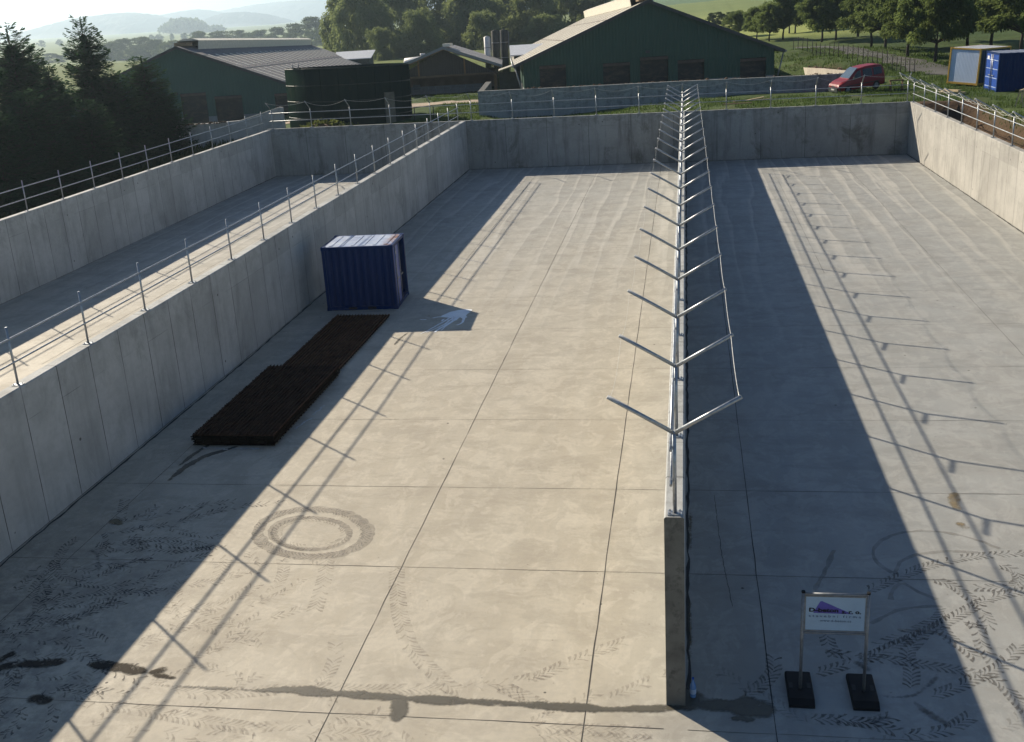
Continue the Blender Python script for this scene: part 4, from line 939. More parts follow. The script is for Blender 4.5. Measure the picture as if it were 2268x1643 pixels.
# its lit stub running back at the end
p0, p1 = P(1058, 203, 80.8), P(1076, 181, 84.6)
m = MB(); V = [p0, p1]; q = HR*.42
m.hexa([(p0[0], p0[1], 1.6), (p0[0]+q[0], p0[1]+q[1], 1.6), (p1[0]+q[0], p1[1]+q[1], 1.6), (p1[0], p1[1], 1.6)], [p0, p0+q, p1+q, p1]); m.build('retaining_wall', WALL_R, label='short sunlit stub of wall with slots at the corner of the shaded retaining wall', cat='wall')
def rubble(line, n, s, name, parent=None, mat=SOILM, spread=.12, **tg):
    pts = np.array(line, float); d = np.r_[0, np.cumsum(np.linalg.norm(np.diff(pts, axis=0), axis=1))]; m = MB()
    for k in range(n):
        t = d[-1]*(k+random.random())/n; c = np.array([np.interp(t, d, pts[:, i]) for i in range(3)])+(rng.random(3)-.5)*spread
        r = s*(.4+1.1*random.random()**2); V = []
        for zz, rr in ((-.5, .8), (0, 1.0), (.55, .55)):
            for a in range(6): V.append(c+np.array([math.cos(a*1.047), math.sin(a*1.047), 0])*r*rr*(.7+.6*random.random())+np.array([0, 0, zz*r*(.6+.5*random.random())]))
        m.add(V, [[j*6+i, j*6+(i+1) % 6, (j+1)*6+(i+1) % 6, (j+1)*6+i] for j in range(2) for i in range(6)]+[[12, 13, 14, 15, 16, 17]])
    o = m.build(name, mat, parent, **tg); return o
T = [P(x, y, 80.9+1.5*k/5)+np.array([0, 0, .02]) for k, (x, y) in enumerate(((1160, 197), (1250, 193), (1480, 181), (1700, 171), (1884, 162), (1900, 161)))]
rubble(T, 150, .10, 'soil_ridge', label='line of brown soil clods lying along the long shaded retaining wall', cat='soil', kind='stuff')
poly_wall('retaining_wall', [(340, 275), (393, 277), (470, 273), (530, 267), (570, 254), (618, 237), (626, 238)], 77, .3, .4, WALL_L, 'low shaded retaining wall with a ramped top below the grey skylit barn', d2=1.0)
T = [P(x, y, 77.1)+np.array([0, 0, .02]) for x, y in ((395, 276), (440, 275), (470, 272), (500, 270))]
rubble(T, 45, .09, 'soil_ridge', label='brown soil and rubble on the low ramped retaining wall', cat='soil', kind='stuff')
pw = poly_wall('concrete_wall', [(1773, 149), (1790, 150), (1830, 152), (1885, 157), (1930, 162)], 106, .35, 1.2, simple('sunlit pale concrete', (.52, .47, .39), .85, var=.12), 'low sunlit pale wall behind the red van', d2=-20)
T = [P(x, y-1, 106-20*(x-1773)/157)+np.array([0, 0, .02])+HF*.2 for k, (x, y) in enumerate(((1785, 150), (1830, 153), (1885, 158), (1930, 162)))]
rubble(T, 60, .18, 'soil_ridge', label='brown soil slipping over the low sunlit pale wall', cat='soil', kind='stuff')

# ------------------------------------------------------------------ red van
RED = simple('red car paint', (.24, .012, .018), .4, var=.06); GLS = simple('dark car glass', (.01, .012, .016), .08, var=.1); GLSW = simple('windscreen', (.09, .13, .18), .08, var=.1)
BUMP = simple('grey plastic bumper', (.035, .045, .045), .6); LAMP = simple('headlamp glass', (.62, .64, .66), .15)
fpt = P(1864, 206, 78)
hd_ = -HR*math.cos(R(12))-HF*math.sin(R(12)); rz = math.atan2(hd_[1], hd_[0])
vc = fpt-hd_*1.15; vz = gz(vc[0], vc[1])
V_ = empty('van', (vc[0], vc[1], fpt[2]+.10), (R(-2), R(6.0), rz), label='red panel van parked on the grass slope', cat='van')
V_.scale = (.81, .87, .89)
sec = [(2.2, .34, .62, .70, .70), (2.12, .28, .78, .84, .80), (1.75, .26, .90, 1.0, .86), (1.18, .26, .98, 1.12, .88), (.98, .26, 1.0, 1.24, .88), (.45, .26, 1.02, 1.66, .88), (.15, .26, 1.03, 1.80, .88), (-.6, .26, 1.04, 1.86, .88), (-1.5, .26, 1.04, 1.84, .88), (-2.0, .28, 1.04, 1.76, .87), (-2.14, .32, 1.02, 1.60, .85), (-2.2, .36, 1.0, 1.30, .83)]
m = MB(); K = 12
for x_, zb, bl, zt_, h in sec:
    th_ = h-.16*(zt_-bl)/.8
    ring_ = [(h*.93, zb), (h, zb+.12), (h, (zb+bl)/2), (h*.995, bl), (th_, zt_-.09), (th_-.14, zt_)]
    for yy, zz in ring_: m.v.append((x_, yy, zz))
    for yy, zz in ring_[::-1]: m.v.append((x_, -yy, zz))
for i in range(len(sec)-1):
    for k in range(K): m.f.append([i*K+k, i*K+(k+1) % K, (i+1)*K+(k+1) % K, (i+1)*K+k]); m.sm.append(k not in (5, 11))
m.f.append(list(range(K))[::-1]); m.f.append([(len(sec)-1)*K+k for k in range(K)]); m.sm += [False]*2
m.build('body', RED, V_)
gm = MB()
for (xa, za, wa), (xb, zb2, wb) in zip(((1.13, 1.17, .70), (.97, 1.285, .68), (.45, 1.705, .62)), ((.97, 1.285, .68), (.45, 1.705, .62), (.2, 1.835, .57))): gm.poly([(xa, wa, za), (xa, -wa, za), (xb, -wb, zb2), (xb, wb, zb2)])
gm.build('windscreen', GLSW, V_)
def sidey(z, s_): return s_*(.885-.16*max(0, z-1.03)/.8+.012)
for s_ in (1, -1):
    for pts in (((.85, 1.09), (.05, 1.09), (.05, 1.66), (.38, 1.60)), ((-.15, 1.09), (-1.0, 1.09), (-1.0, 1.69), (-.15, 1.69)), ((-1.15, 1.10), (-1.95, 1.12), (-1.92, 1.64), (-1.15, 1.69))):
        q = [(a, sidey(z, s_), z) for a, z in pts]; MB().poly(q if s_ < 0 else q[::-1]).build('side_window', GLS, V_)
    MB().box((.78, s_*.98, 1.14), (.12, .16, .2)).build('mirror', BUMP, V_)
    MB().hexa([(2.0, s_*.60, .66), (2.17, s_*.50, .66), (1.92, s_*.82, .66), (1.8, s_*.78, .66)], [(1.95, s_*.60, .80), (2.13, s_*.50, .78), (1.88, s_*.835, .84), (1.75, s_*.80, .84)]).build('headlight', LAMP, V_)
    for xx in (1.33, -1.36):
        w_ = MB().tube([(xx, s_*.68, .31), (xx, s_*.89, .31)], .315, 20).build('wheel', BLK, V_)
        MB().tube([(xx, s_*.885, .31), (xx, s_*.90, .31)], .19, 14).build('rim', STEELD, w_)
    MB().box((-.1, s_*.885, .62), (3.3, .03, .06)).build('side_strip', BUMP, V_)
MB().hexa([(2.0, -.84, .22), (2.26, -.66, .24), (2.26, .66, .24), (2.0, .84, .22)], [(2.0, -.86, .56), (2.26, -.68, .58), (2.26, .68, .58), (2.0, .86, .56)]).build('bumper', BUMP, V_)
MB().box((2.268, .0, .44), (.012, .5, .11)).build('number_plate', simple('white plate', (.6, .6, .58)), V_)
MB().box((2.205, 0, .66), (.03, .5, .08)).build('grille', BUMP, V_)
MB().tube([(2.21, 0, .70), (2.235, 0, .69)], .06, 12).build('emblem', LAMP, V_)
MB().box((-2.16, 0, .42), (.14, 1.6, .26)).build('bumper', BUMP, V_)

# ------------------------------------------------------------------ the two containers by the orchard
YEL = simple('yellow frame paint', (.55, .33, .05), .5, var=.12)
WBL = ribbed('white blue ribbed panel', (.56, .68, .90), .11, 'Y', .5, dirt=.2, depth=.02)
TEAL = ribbed('teal container side', (.012, .045, .09), .25, 'X', .45, dirt=.3, depth=.01)
def view_yaw(deg): return math.radians(deg)+YAW
c = P(2164, 187, 74.5); ang = view_yaw(33)                       # long axis runs back and to the side
ax = np.array([math.cos(ang), math.sin(ang), 0]); ay = np.array([-ax[1], ax[0], 0]); L_, W_, H_ = 3.4, 2.35, 2.38
ctr = c+ax*L_/2+ay*W_/2
e = container((ctr[0], ctr[1], c[2]-.05), ang, L_, W_, H_, TEAL, WHITEM, 'white-fronted site container with a yellow frame, on the grass', tilt=(R(2.5), R(1.0)), frame=YEL)
pn = MB().box((-L_/2+.07, 0, H_/2), (.05, W_-.22, H_-.25)).build('end_panel', WBL, e)
c = P(2206, 204, 70.0); ang = view_yaw(-5); ax = np.array([math.cos(ang), math.sin(ang), 0]); ay = np.array([-ax[1], ax[0], 0]); L_, W_, H_ = 5.8, 2.35, 2.42
ctr = c+ax*L_/2+ay*W_/2
e = container((ctr[0], ctr[1], c[2]-.05), ang, L_, W_, H_, BLUE, simple('dull blue roof', (.16, .19, .26)), 'dark blue shipping container with closed sunlit blue doors, on the grass', tilt=(R(1.0), R(0.5)))
for s_ in (-1, 1):
    d = MB().box((-L_/2+.04, s_*.53, H_/2), (.06, 1.05, H_-.24)).build('door', BLUEB, e)
    for z in (.3, .85, 1.4, 1.95): MB().box((-L_/2+.003, s_*.53, z), (.014, 1.0, .04)).build('door_rib', simple('pale rib', (.35, .45, .65)), d)
    MB().tube([(-L_/2-.02, s_*.12, .15), (-L_/2-.02, s_*.12, H_-.12)], .02, 8).build('locking_bar', STEEL, d)
    MB().box((-L_/2-.03, s_*.3, 1.0), (.03, .35, .05)).build('handle', STEEL, d)
MB().box((-L_/2+.006, .75, 2.05), (.006, .35, .2)).build('sticker', simple('white sticker', (.65, .65, .65)), e)
# planks, trestles and offcuts
PLANK = simple('fresh sawn planks', (.52, .40, .24), .8, var=.15, scale=4)
p0, p1 = P(2083, 185, 71), P(2138, 196, 69.5)
for k, (o, z, lb) in enumerate(((0, .06, 'fresh pale plank on the grass, lowest beside the yellow-framed container'), (.22, .06, 'fresh pale beam lying flush with the stacked planks on the grass'), (.1, .19, 'fresh pale plank lying on top of the two others'))):
    q = HF*o; gq = max(gz(p0[0], p0[1]), p0[2]-.1)
    MB().bar((p0[0]+q[0]+k*.1, p0[1]+q[1], gz(p0[0], p0[1])+z+.03), (p1[0]+q[0]-k*.15, p1[1]+q[1], gz(p1[0], p1[1])+z+.03), .2, .12).build('plank', PLANK, label=lb, cat='plank', group='planks by the containers')
for k, (xa, ya, xb, yb, lb) in enumerate(((2165, 197, 2185, 200, 'thin plank lying near the blue container doors'), (2172, 176, 2181, 176.5, 'short offcut leaning in the grass behind the planks'))): pass
def trestle(loc, rz, w_, h_, label, mat):
    e = empty('trestle', loc, (0, 0, rz), label=label, cat='trestle')
    MB().bar((-w_/2, 0, h_), (w_/2, 0, h_), .1, .09).build('beam', mat, e)
    for sx in (-1, 1):
        for sy in (-1, 1): MB().bar((sx*w_*.4, sy*.22, 0), (sx*w_*.4, sy*.03, h_), .06, .06).build('leg', mat, e)
p = P(1998, 204, 76); trestle((p[0]-.4, p[1], gz(p[0], p[1])), R(8), 1.0, .75, 'low wooden trestle beside the red van', WOOD)
p = P(2262, 240, 62); trestle((p[0], p[1], gz(p[0], p[1])), R(60), 1.2, .9, 'pale wooden trestle at the edge of the trench', PLANK)
for k, (x0, y0, x1, y1, lb) in enumerate(((1625, 222, 1706, 214, 'weathered board lying in grass beneath the retaining wall'), (1640, 219, 1692, 210, 'pale pole propped on the boards in the grass'), (1600, 226, 1665, 221, 'short brown board half sunk in the grass'))):
    a, b = G(x0, y0, 3.12+.05*k), G(x1, y1, 3.14+.08*k)
    MB().bar((a[0], a[1], gz(a[0], a[1])+.10), (b[0], b[1], gz(b[0], b[1])+.14+.12*(k == 1)), .16, .05).build('board', (WOOD, PLANK, WOOD)[k], label=lb, cat='board', group='boards in the grass')

# wire fence along the orchard bank and thin stakes by the path
FP = simple('dark fence post', (.03, .028, .024), .9)
FL = [G(x, y, z) for x, y, z in ((1757, 114, 3.72), (1800, 120, 3.6), (1860, 130, 3.45), (1920, 139, 3.35), (1980, 150, 3.25), (2025, 160, 3.2))]
pts = dense(FL, .1); d = np.r_[0, np.cumsum(np.hypot(*np.diff(pts, axis=0).T))]
e = empty('wire_fence', (pts[0][0], pts[0][1], gz(*pts[0])), label='dark post and wire fence climbing along the orchard bank', cat='fence'); tops = []
for k, s in enumerate(np.linspace(0, d[-1], 27)):
    x, y = np.interp(s, d, pts[:, 0]), np.interp(s, d, pts[:, 1]); z = gz(x, y)
    b = np.array((x, y, z))-np.array(e.location)
    MB().tube([(0, 0, -.1), (.04*random.uniform(-1, 1), .0, 1.2+.15*random.random())], .035, 6).build('post', FP, e, b); tops.append(b)
for zz in (.4, .75, 1.1): MB().tube([t+np.array((0, 0, zz)) for t in tops], .012, 4).build('wire', FP, e)
e0 = None
for px, py in ((918, 256), (1010, 250), (960, 252)):
    p = G(px, py, 2.85); z = gz(p[0], p[1])
    MB().tube([(0, 0, -.1), (.02, 0, 1.0)], .035, 6).build('stake', FP, None, (p[0], p[1], z), label='thin dark stake in the grass near the tank' if px == 918 else 'thin dark stake in the grass beside the dirt path' if px == 960 else 'thin dark stake by the end of the retaining wall', cat='stake', group='stakes by the dirt path')

# ------------------------------------------------------------------ vegetation
BARK = simple('bark', (.045, .035, .027), .95, var=.3, scale=3)
LF_SPR = leaf_mat('spruce needles', (.018, .050, .030), (.058, .108, .048), .36)
LF_WIL = leaf_mat('willow leaves', (.075, .118, .05), (.22, .255, .10), .42)
LF_DEC = leaf_mat('broad leaves', (.035, .062, .024), (.10, .13, .042), .35)
LF_ORC = leaf_mat('orchard leaves', (.050, .086, .030), (.155, .195, .062), .5)
LF_GRS = leaf_mat('grass blades', (.040, .074, .020), (.095, .14, .038), .35)
LF_WEED = leaf_mat('weeds', (.05, .075, .02), (.15, .17, .05), .35)
def quads(C, A, B):
    """leaf quads: centres C, half axes A and B"""
    n = len(C); V = np.stack([C-A-B, C+A-B, C+A+B, C-A+B], 1).reshape(-1, 3)
    return V, np.arange(4*n).reshape(n, 4)
def rand_dirs(n): 
    v = rng.normal(size=(n, 3)); return v/np.linalg.norm(v, axis=1, keepdims=True)
def crown(n_lobes, per, shape, leaf, seed, droop=0.0, lo=.15, spread=1.0):
    """unit crown: height 0..1, half-width .5; branch sprays of leaves round many small boughs, loose at the edge"""
    r_ = np.random.default_rng(seed); C = []; A = []; lobes = []
    ph = r_.random(4)*6.283
    for k in range(n_lobes):
        t = r_.random()**.85; z = lo+(1-lo)*t; a = r_.random()*6.283
        rad = shape(t)*.5*(1+.22*math.sin(2*a+ph[0])+.14*math.sin(3*a+ph[1]+5*t))
        rr = rad*(r_.random()**.45)*.92*spread
        lobes.append((rr*math.cos(a), rr*math.sin(a), z*.95, .04+.07*r_.random()**1.5))
    for lx, ly, lz, lr in lobes:
        n = int(per*(lr/.075)**2); d = r_.normal(size=(n, 3)); d /= np.linalg.norm(d, axis=1, keepdims=True)
        q = r_.random((n, 1))**.55*1.15
        c = np.array((lx, ly, lz))+d*lr*q*np.array((1.25, 1.25, .8)); 
        if droop: c[:, 2] -= droop*r_.random(n)**1.6*1.4
        out_ = np.array((lx, ly, .12)); out_ = out_/(np.linalg.norm(out_)+1e-6); ax = d*.7+out_*.6+r_.normal(size=(n, 3))*.45
        if droop: ax[:, 2] -= 1.1
        C.append(c); A.append(ax/np.linalg.norm(ax, axis=1, keepdims=True))
    C = np.concatenate(C); A = np.concatenate(A); n = len(C)
    B = np.cross(A, r_.normal(size=(n, 3))); B /= np.linalg.norm(B, axis=1, keepdims=True)
    s = leaf*(.55+.9*r_.random((n, 1)))
    return quads(C, A*s*(1.7 if droop else 1.15), B*s*.55), lobes
def trunk_mesh(lobes, fork, r, seed, n=10):
    rr = random.Random(seed); m = MB(); bend = [(0, 0, -.03), (.01, 0, fork*.5), (.02*rr.uniform(-1, 1), .02*rr.uniform(-1, 1), fork)]
    m.tube(bend, [r*1.3, r, r*.85], 8)
    for lx, ly, lz, lr in sorted(lobes, key=lambda q: q[2])[:n]:
        b = bend[-1]; k = (lx*.45+b[0]*.3, ly*.45+b[1]*.3, fork+(lz-fork)*.45+.02)
        m.tube([b, k, (lx, ly, lz)], [r*.6, r*.36, r*.1], 6)
    return m
rnd = lambda t: math.sqrt(max(.03, 1-(2*t-.85)**2/1.35))
tall = lambda t: .55+.45*math.sin(min(1, t*1.15)*math.pi)**.8
orch = lambda t: math.sqrt(max(.05, 1-(1.75*t-.55)**2/1.6))
def make_kinds(nm, k, lobes, per, shape, leaf, mat, fork, tr_, droop=0.0, lo=.15, limbs=10, spread=1.0):
    res = []
    for i in range(k):
        (V, Q), lb = crown(lobes, per, shape, leaf, hash((nm, i)) % 1000 if False else 31*len(nm)+17*i+3, droop, lo, spread)
        res.append((npmesh('crown', V, Q, mat), trunk_mesh(lb, fork, tr_, i+5, limbs)))
    return res
K_WIL = make_kinds('willow', 4, 130, 190, tall, .0095, LF_WIL, .2, .02, .06, .03)
K_DEC = make_kinds('broad', 4, 90, 100, rnd, .0145, LF_DEC, .22, .02, 0.0, .12)
K_ORC = make_kinds('orchard', 6, 105, 215, orch, .0095, LF_ORC, .24, .022, .015, .30, 16)
def tree(name, kinds, i, base, height, width, label, group, rz=None, cat='tree'):
    cm, tm = kinds[i % len(kinds)]
    e = empty(name, base, (0, 0, random.random()*6.28 if rz is None else rz), label=label, cat=cat, group=group)
    c = bpy.data.objects.new('crown', cm); link(c, e); k_ = .85+.35*random.random(); c.scale = (width*k_, width*(2-k_)*.98, height); c.rotation_euler = (random.uniform(-.06, .06), random.uniform(-.06, .06), 0)
    if not hasattr(tm, 'me'): o = tm.build('trunk', BARK, e); tm.me = o.data
    else: o = bpy.data.objects.new('trunk', tm.me); link(o, e)
    o.scale = (height*.9, height*.9, height); return e
def tree_px(name, kinds, i, px, py_top, D, wpx, label, group, sink=0.0, **k):
    t = P(px, py_top, D); g = gz(t[0], t[1])-sink; wd = wpx*D/F
    return tree(name, kinds, i, (t[0], t[1], g), max(2.0, (t[2]-g)*1.02), wd, label, group, **k)
# tall trees behind the farm
for i, (px, top, D, wpx, lb) in enumerate((
    (742, -14, 158, 105, 'tall willow at the open end of the tree belt, against the hazy hills'),
    (800, -34, 150, 120, 'tall willow rising over the ridge of the skylit barn'),
    (868, -52, 160, 130, 'tall willow rising straight above the dark green tank'),
    (930, 20, 142, 100, 'lower willow in front of the tree belt, above the tank rim'),
    (955, -60, 166, 140, 'tall willow rising above the cattle shed roof'),
    (1035, -50, 158, 130, 'tall willow just before the silos, above the cattle shed ridge'),
    (1062, 25, 146, 85, 'lower willow standing close behind the white silo'),
    (1110, -58, 168, 140, 'tall willow rising behind the two dark silos'),
    (1180, -46, 158, 130, 'tall willow rising behind the pale lean-to roof'),
    (1215, 30, 150, 90, 'lower willow tucked behind the big barn roof edge'),
    (1255, -40, 166, 130, 'tall willow rising over the cream roof slope of the big barn'),
    (1312, -22, 160, 95, 'last tall willow of the belt, beside the green hill field'),
    (845, 60, 140, 80, 'small willow at the back of the skylit barn, below the tall ones'))):
    tree_px('willow_tree', K_WIL, i, px, top, D*1.55, wpx*1.12, lb, 'tree belt behind the farm', sink=3.0)
for i, (px, top, D, wpx, lb) in enumerate((
    (692, 42, 235, 52, 'hazy rounded tree right next to the tall willow belt'), (655, 56, 245, 46, 'hazy tree second from the willow belt'), (612, 64, 255, 44, 'hazy tree over the middle of the skylit barn ridge'),
    (570, 70, 262, 46, 'hazy tree over the cream ridge vent of the skylit barn'), (526, 71, 268, 44, 'hazy low tree beneath the dark distant grove'), (482, 73, 270, 46, 'hazy low tree beneath the hazy wooded hill'), (440, 73, 262, 38, 'hazy tree just beyond the gable peak of the skylit barn'),
    (378, 93, 225, 42, 'misty tree touching the gable peak of the skylit barn'), (345, 92, 232, 42, 'misty tree over the gable slope of the skylit barn'), (308, 86, 236, 48, 'misty tree directly over the smallest spruce'), (270, 90, 232, 44, 'misty tree between the tallest and the smallest spruce'), (240, 97, 238, 40, 'misty tree brushing the side of the tallest spruce'),
    (112, 122, 240, 44, 'misty tree seen through the gap between the two tall spruces'), (85, 136, 232, 40, 'misty low tree in the gap beside the outer tall spruce'), (150, 118, 250, 40, 'misty tree behind the flank of the tallest spruce'), (712, 70, 220, 40, 'small hazy tree at the foot of the tall willow belt'))):
    tree_px('misty_tree', K_DEC, i, px, top-3, D*3.1, wpx*1.6, lb, 'misty trees in the valley', sink=3.0)
for i, (px, py, s_, lb) in enumerate(((335, 84, 14, 'tiny field tree nearest the gable peak'), (352, 83, 16, 'tiny field tree, second along the pale field'), (380, 82, 13, 'tiny field tree by the dark grove edge'), (408, 80, 15, 'tiny rounded tree on the pale field slope'), (425, 79, 12, 'smallest tree on the pale field slope'), (140, 140, 16, 'tiny misty tree on the valley floor'), (100, 146, 16, 'tiny pale tree on the valley floor'))):
    D = 1500; t = P(px, py-4, D); g = gz(t[0], t[1])
    tree('field_tree', K_DEC, i, (t[0], t[1], g), max(9.0, min(t[2]-g, 13)), s_*D/F*1.2, lb.replace('nearest', 'next to'), 'small trees on the pale field')
# the dark grove on the field crest: reads as one mass
C = []
for px in np.arange(360, 462, 1.6):
    topy = np.interp(px, [360, 372, 385, 405, 430, 448, 456, 462], [64, 50, 44, 41, 43, 48, 58, 64]); D = 2450+random.random()*60
    a = P(px, topy, D); b = P(px, 70, D)
    for k in range(16): C.append(a+(b-a)*random.random()+rng.normal(size=3)*np.array((3, 6, 1.2)))
for px in np.arange(468, 492, 1.6):
    D = 2450; a = P(px, 57+abs(px-480)*.6, D); b = P(px, 66, D)
    for k in range(8): C.append(a+(b-a)*random.random()+rng.normal(size=3)*np.array((3., 6, 1.2)))
C = np.array(C); A = rand_dirs(len(C)); B = np.cross(A, rand_dirs(len(C))); B /= np.linalg.norm(B, axis=1, keepdims=True)
V, Q = quads(C, A*3.6, B*3.6); o = bpy.data.objects.new('grove', npmesh('grove', V, Q, LF_DEC)); link(o)
tag(o, 'dark grove on the crest of the pale field', 'grove', kind='stuff')
# orchard along the road
for i, (px, by, zg, top, wpx, lb) in enumerate((
    (1637, 78, 3.4, 22, 62, 'small rounded tree closest to the big barn roof'), (1676, 87, 3.5, 14, 80, 'fruit tree above the big barn eave with a low forked trunk'),
    (1704, 90, 3.5, 6, 70, 'fruit tree behind the upper end of the wire fence'), (1734, 87, 3.5, -14, 95, 'spreading fruit tree with a straight trunk at the fence top'),
    (1748, 72, 3.5, -12, 70, 'fruit tree in front of the bright hayfield, slim trunk'), (1761, 72, 3.5, -18, 85, 'fruit tree set back on the bright hayfield edge'),
    (1820, 90, 3.6, -26, 120, 'wide fruit tree with a trunk forked into a V'), (1851, 88, 3.5, -30, 95, 'fruit tree with a dark upright trunk at the road bend'),
    (1929, 105, 3.4, -40, 120, 'fruit tree on the verge where the road passes behind the fence'), (1960, 111, 3.4, -46, 120, 'fruit tree with a leaning trunk beside the road'),
    (2011, 123, 3.4, -50, 150, 'broad fruit tree with low side branches before the road'), (2071, 136, 3.3, -52, 150, 'fruit tree with a straight dark trunk by the yellow-framed container'),
    (2143, 103, 3.3, -60, 170, 'leafy tree with a curved trunk behind the yellow-framed container'), (2195, 108, 3.3, -70, 150, 'dense leafy tree rising above both containers'),
    (2262, 112, 3.3, -80, 170, 'dense dark tree above the far end of the blue container'), (2325, 130, 3.3, -60, 150, 'dense tree cut by the picture edge beyond the blue container'),
    (1900, 80, 3.6, -45, 110, 'fruit tree across the road, its trunk hidden by others'), (2100, 88, 3.5, -70, 130, 'dark leafy tree across the road above the containers'))):
    b = G(px, by, zg); D = float(b@HF); t = P(px, top, D); g = gz(b[0], b[1])
    tree('fruit_tree', K_ORC, i, (b[0], b[1], g-.05), (t[2]-g), wpx*D/F, lb, 'fruit trees along the road')
for i, (px, by, top, wpx, lb) in enumerate(((1592, 46, 31, 40, 'hedge bush at the foot of the green hill by the barn roof'), (1618, 50, 30, 42, 'second hedge bush along the green hill foot'), (1575, 44, 33, 30, 'small hedge bush half hidden by the barn roof slope'), (1650, 56, 36, 40, 'hedge bush just behind the small rounded tree'))):
    t = P(px, top, 230); g = gz(t[0], t[1])
    tree('hedge_bush', K_DEC, i, (t[0], t[1], g), t[2]-g+.4, wpx*230/F, lb, 'hedge bushes below the green hill', cat='bush')

# spruces beside the narrow bay
def spruce(seed, H, Rb, leaf=.30):
    r_ = np.random.default_rng(seed); C = []; A = []; B = []; br = MB()
    z = H*.03
    while z < H*.99:
        t = z/H
        for j in range(5 if t < .9 else 3):
            a = r_.random()*6.283; L = Rb*((1-t)**.66*.92+.04)*(.66+.46*r_.random()); rise = .34-.62*(1-t)**1.2+.12*r_.normal()
            dv = np.array((math.cos(a), math.sin(a), 0.0)); sid = np.array((-dv[1], dv[0], 0)); zz = z+.25*r_.random()
            ns = max(3, int(L/.13)); pts = []
            for s in range(ns+1):
                q = s/ns; p = np.array((0, 0, zz))+dv*L*q+np.array((0, 0, L*(rise*q-.38*(1-t*.7)*q*q+.30*q**4))); pts.append(p)
                if s == 0: continue
                for _ in range(int(3+5*(1-.45*q))):
                    sg = r_.choice((-1, 1)); wv = L*.34*(1-q)**.7+.10       # side twigs, hanging, shorter towards the tip
                    dd = dv*(.55+.3*r_.random())+sid*sg*(.25+.75*r_.random())+np.array((0, 0, -.50*r_.random()*(1.1-t)+.06)); dd /= np.linalg.norm(dd)
                    o = wv*r_.random(); ln = leaf*(.45+.65*r_.random())*(1.0 if t < .8 else .7)
                    cc = p+dd*(o+ln*.4)+np.array((0, 0, -.10*o))+r_.normal(size=3)*.03
                    nb = np.cross(dd, (r_.normal()*.5, r_.normal()*.5, 1.0)); nb /= np.linalg.norm(nb)
                    C.append(cc); A.append(dd*ln*.5); B.append(nb*ln*(.10+.10*r_.random()))
                if s == ns:
                    for _ in range(3):
                        dd = dv+np.array((r_.normal()*.3, r_.normal()*.3, .25+.3*r_.random())); dd /= np.linalg.norm(dd); nb = np.cross(dd, r_.normal(size=3)); nb /= np.linalg.norm(nb)
                        C.append(p+dd*.12); A.append(dd*.16); B.append(nb*.03)
            if t < .9: br.tube([pts[0], pts[len(pts)//2], pts[-1]], [.03, .02, .006], 5, False)
        z += .125+.07*r_.random()
    for _ in range(1500):
        t = r_.random()**1.2*.9; rr_ = Rb*(1-t)**.85*.42*math.sqrt(r_.random()); a = r_.random()*6.283; dd = np.array((math.cos(a)*.7, math.sin(a)*.7, -.5)); nb = np.cross(dd, r_.normal(size=3)); nb /= np.linalg.norm(nb)
        C.append(np.array((rr_*math.cos(a), rr_*math.sin(a), H*t))); A.append(dd*.18); B.append(nb*.08)
    for _ in range(30):
        z_ = H*(.93+.08*r_.random()); dd = np.array((r_.normal()*.3, r_.normal()*.3, 1.0)); dd /= np.linalg.norm(dd); C.append(np.array((0, 0, z_))); A.append(dd*.15); B.append(np.cross(dd, (1, 0, 0))*.03)
    br.tube([(0, 0, -.3), (.03, 0, H*.5), (0, 0, H)], [H*.018, H*.010, .015], 8)
    V, Q = quads(np.array(C), np.array(A), np.array(B)); return npmesh('crown', V, Q, LF_SPR), br
def put_spruce(src, base, s, label, rz):
    e = empty('spruce_tree', base, (0, 0, rz), label=label, cat='tree', group='spruces beside the narrow bay')
    o = bpy.data.objects.new('crown', src[0]); link(o, e); o.scale = (s[0], s[0], s[1])
    if not hasattr(src[1], 'me'): q = src[1].build('trunk', BARK, e); src[1].me = q.data
    else: q = bpy.data.objects.new('trunk', src[1].me); link(q, e)
    q.scale = o.scale
SP = [spruce(3, 10, 3.5), spruce(11, 10, 3.8), spruce(23, 10, 3.6)]
for i, (px, top, D, wk, lb) in enumerate(((178, 46, 74, 1.0, 'tallest dark spruce, its tip rising over the misty trees'), (14, 64, 68, 1.15, 'tall spruce at the picture edge with an open ragged top'), (312, 128, 76, 1.0, 'small dark spruce in front of the green barn gable'),
    (105, 150, 71, .95, 'half-height spruce squeezed between the two tall spruces'), (246, 165, 73, .9, 'short spruce between the tallest spruce and the small one'), (-80, 90, 64, 1.1, 'spruce mostly outside the picture edge'), (55, 205, 62, .95, 'low spruce close behind the outer railing'), (62, 108, 73, .95, 'spruce filling the gap between the two tallest spruces, set farther back'), (352, 200, 76, .72, 'low spruce skirt beside the ramped retaining wall'), (190, 225, 66, .85, 'low dark spruce under the tallest one, above the railing'), (-20, 250, 58, .9, 'low spruce bough mass behind the railing at the picture edge'), (120, 300, 61, .8, 'lowest spruce bough mass right behind the outer railing'))):
    t = P(px, top, D); x_, y_ = t[0], t[1]; g = gz(x_, y_)
    H = t[2]-g; put_spruce(SP[i % 3], (x_, y_, g), (H/10*wk if H > 6.5 else .9*wk, H/10), lb, 1.3*i)

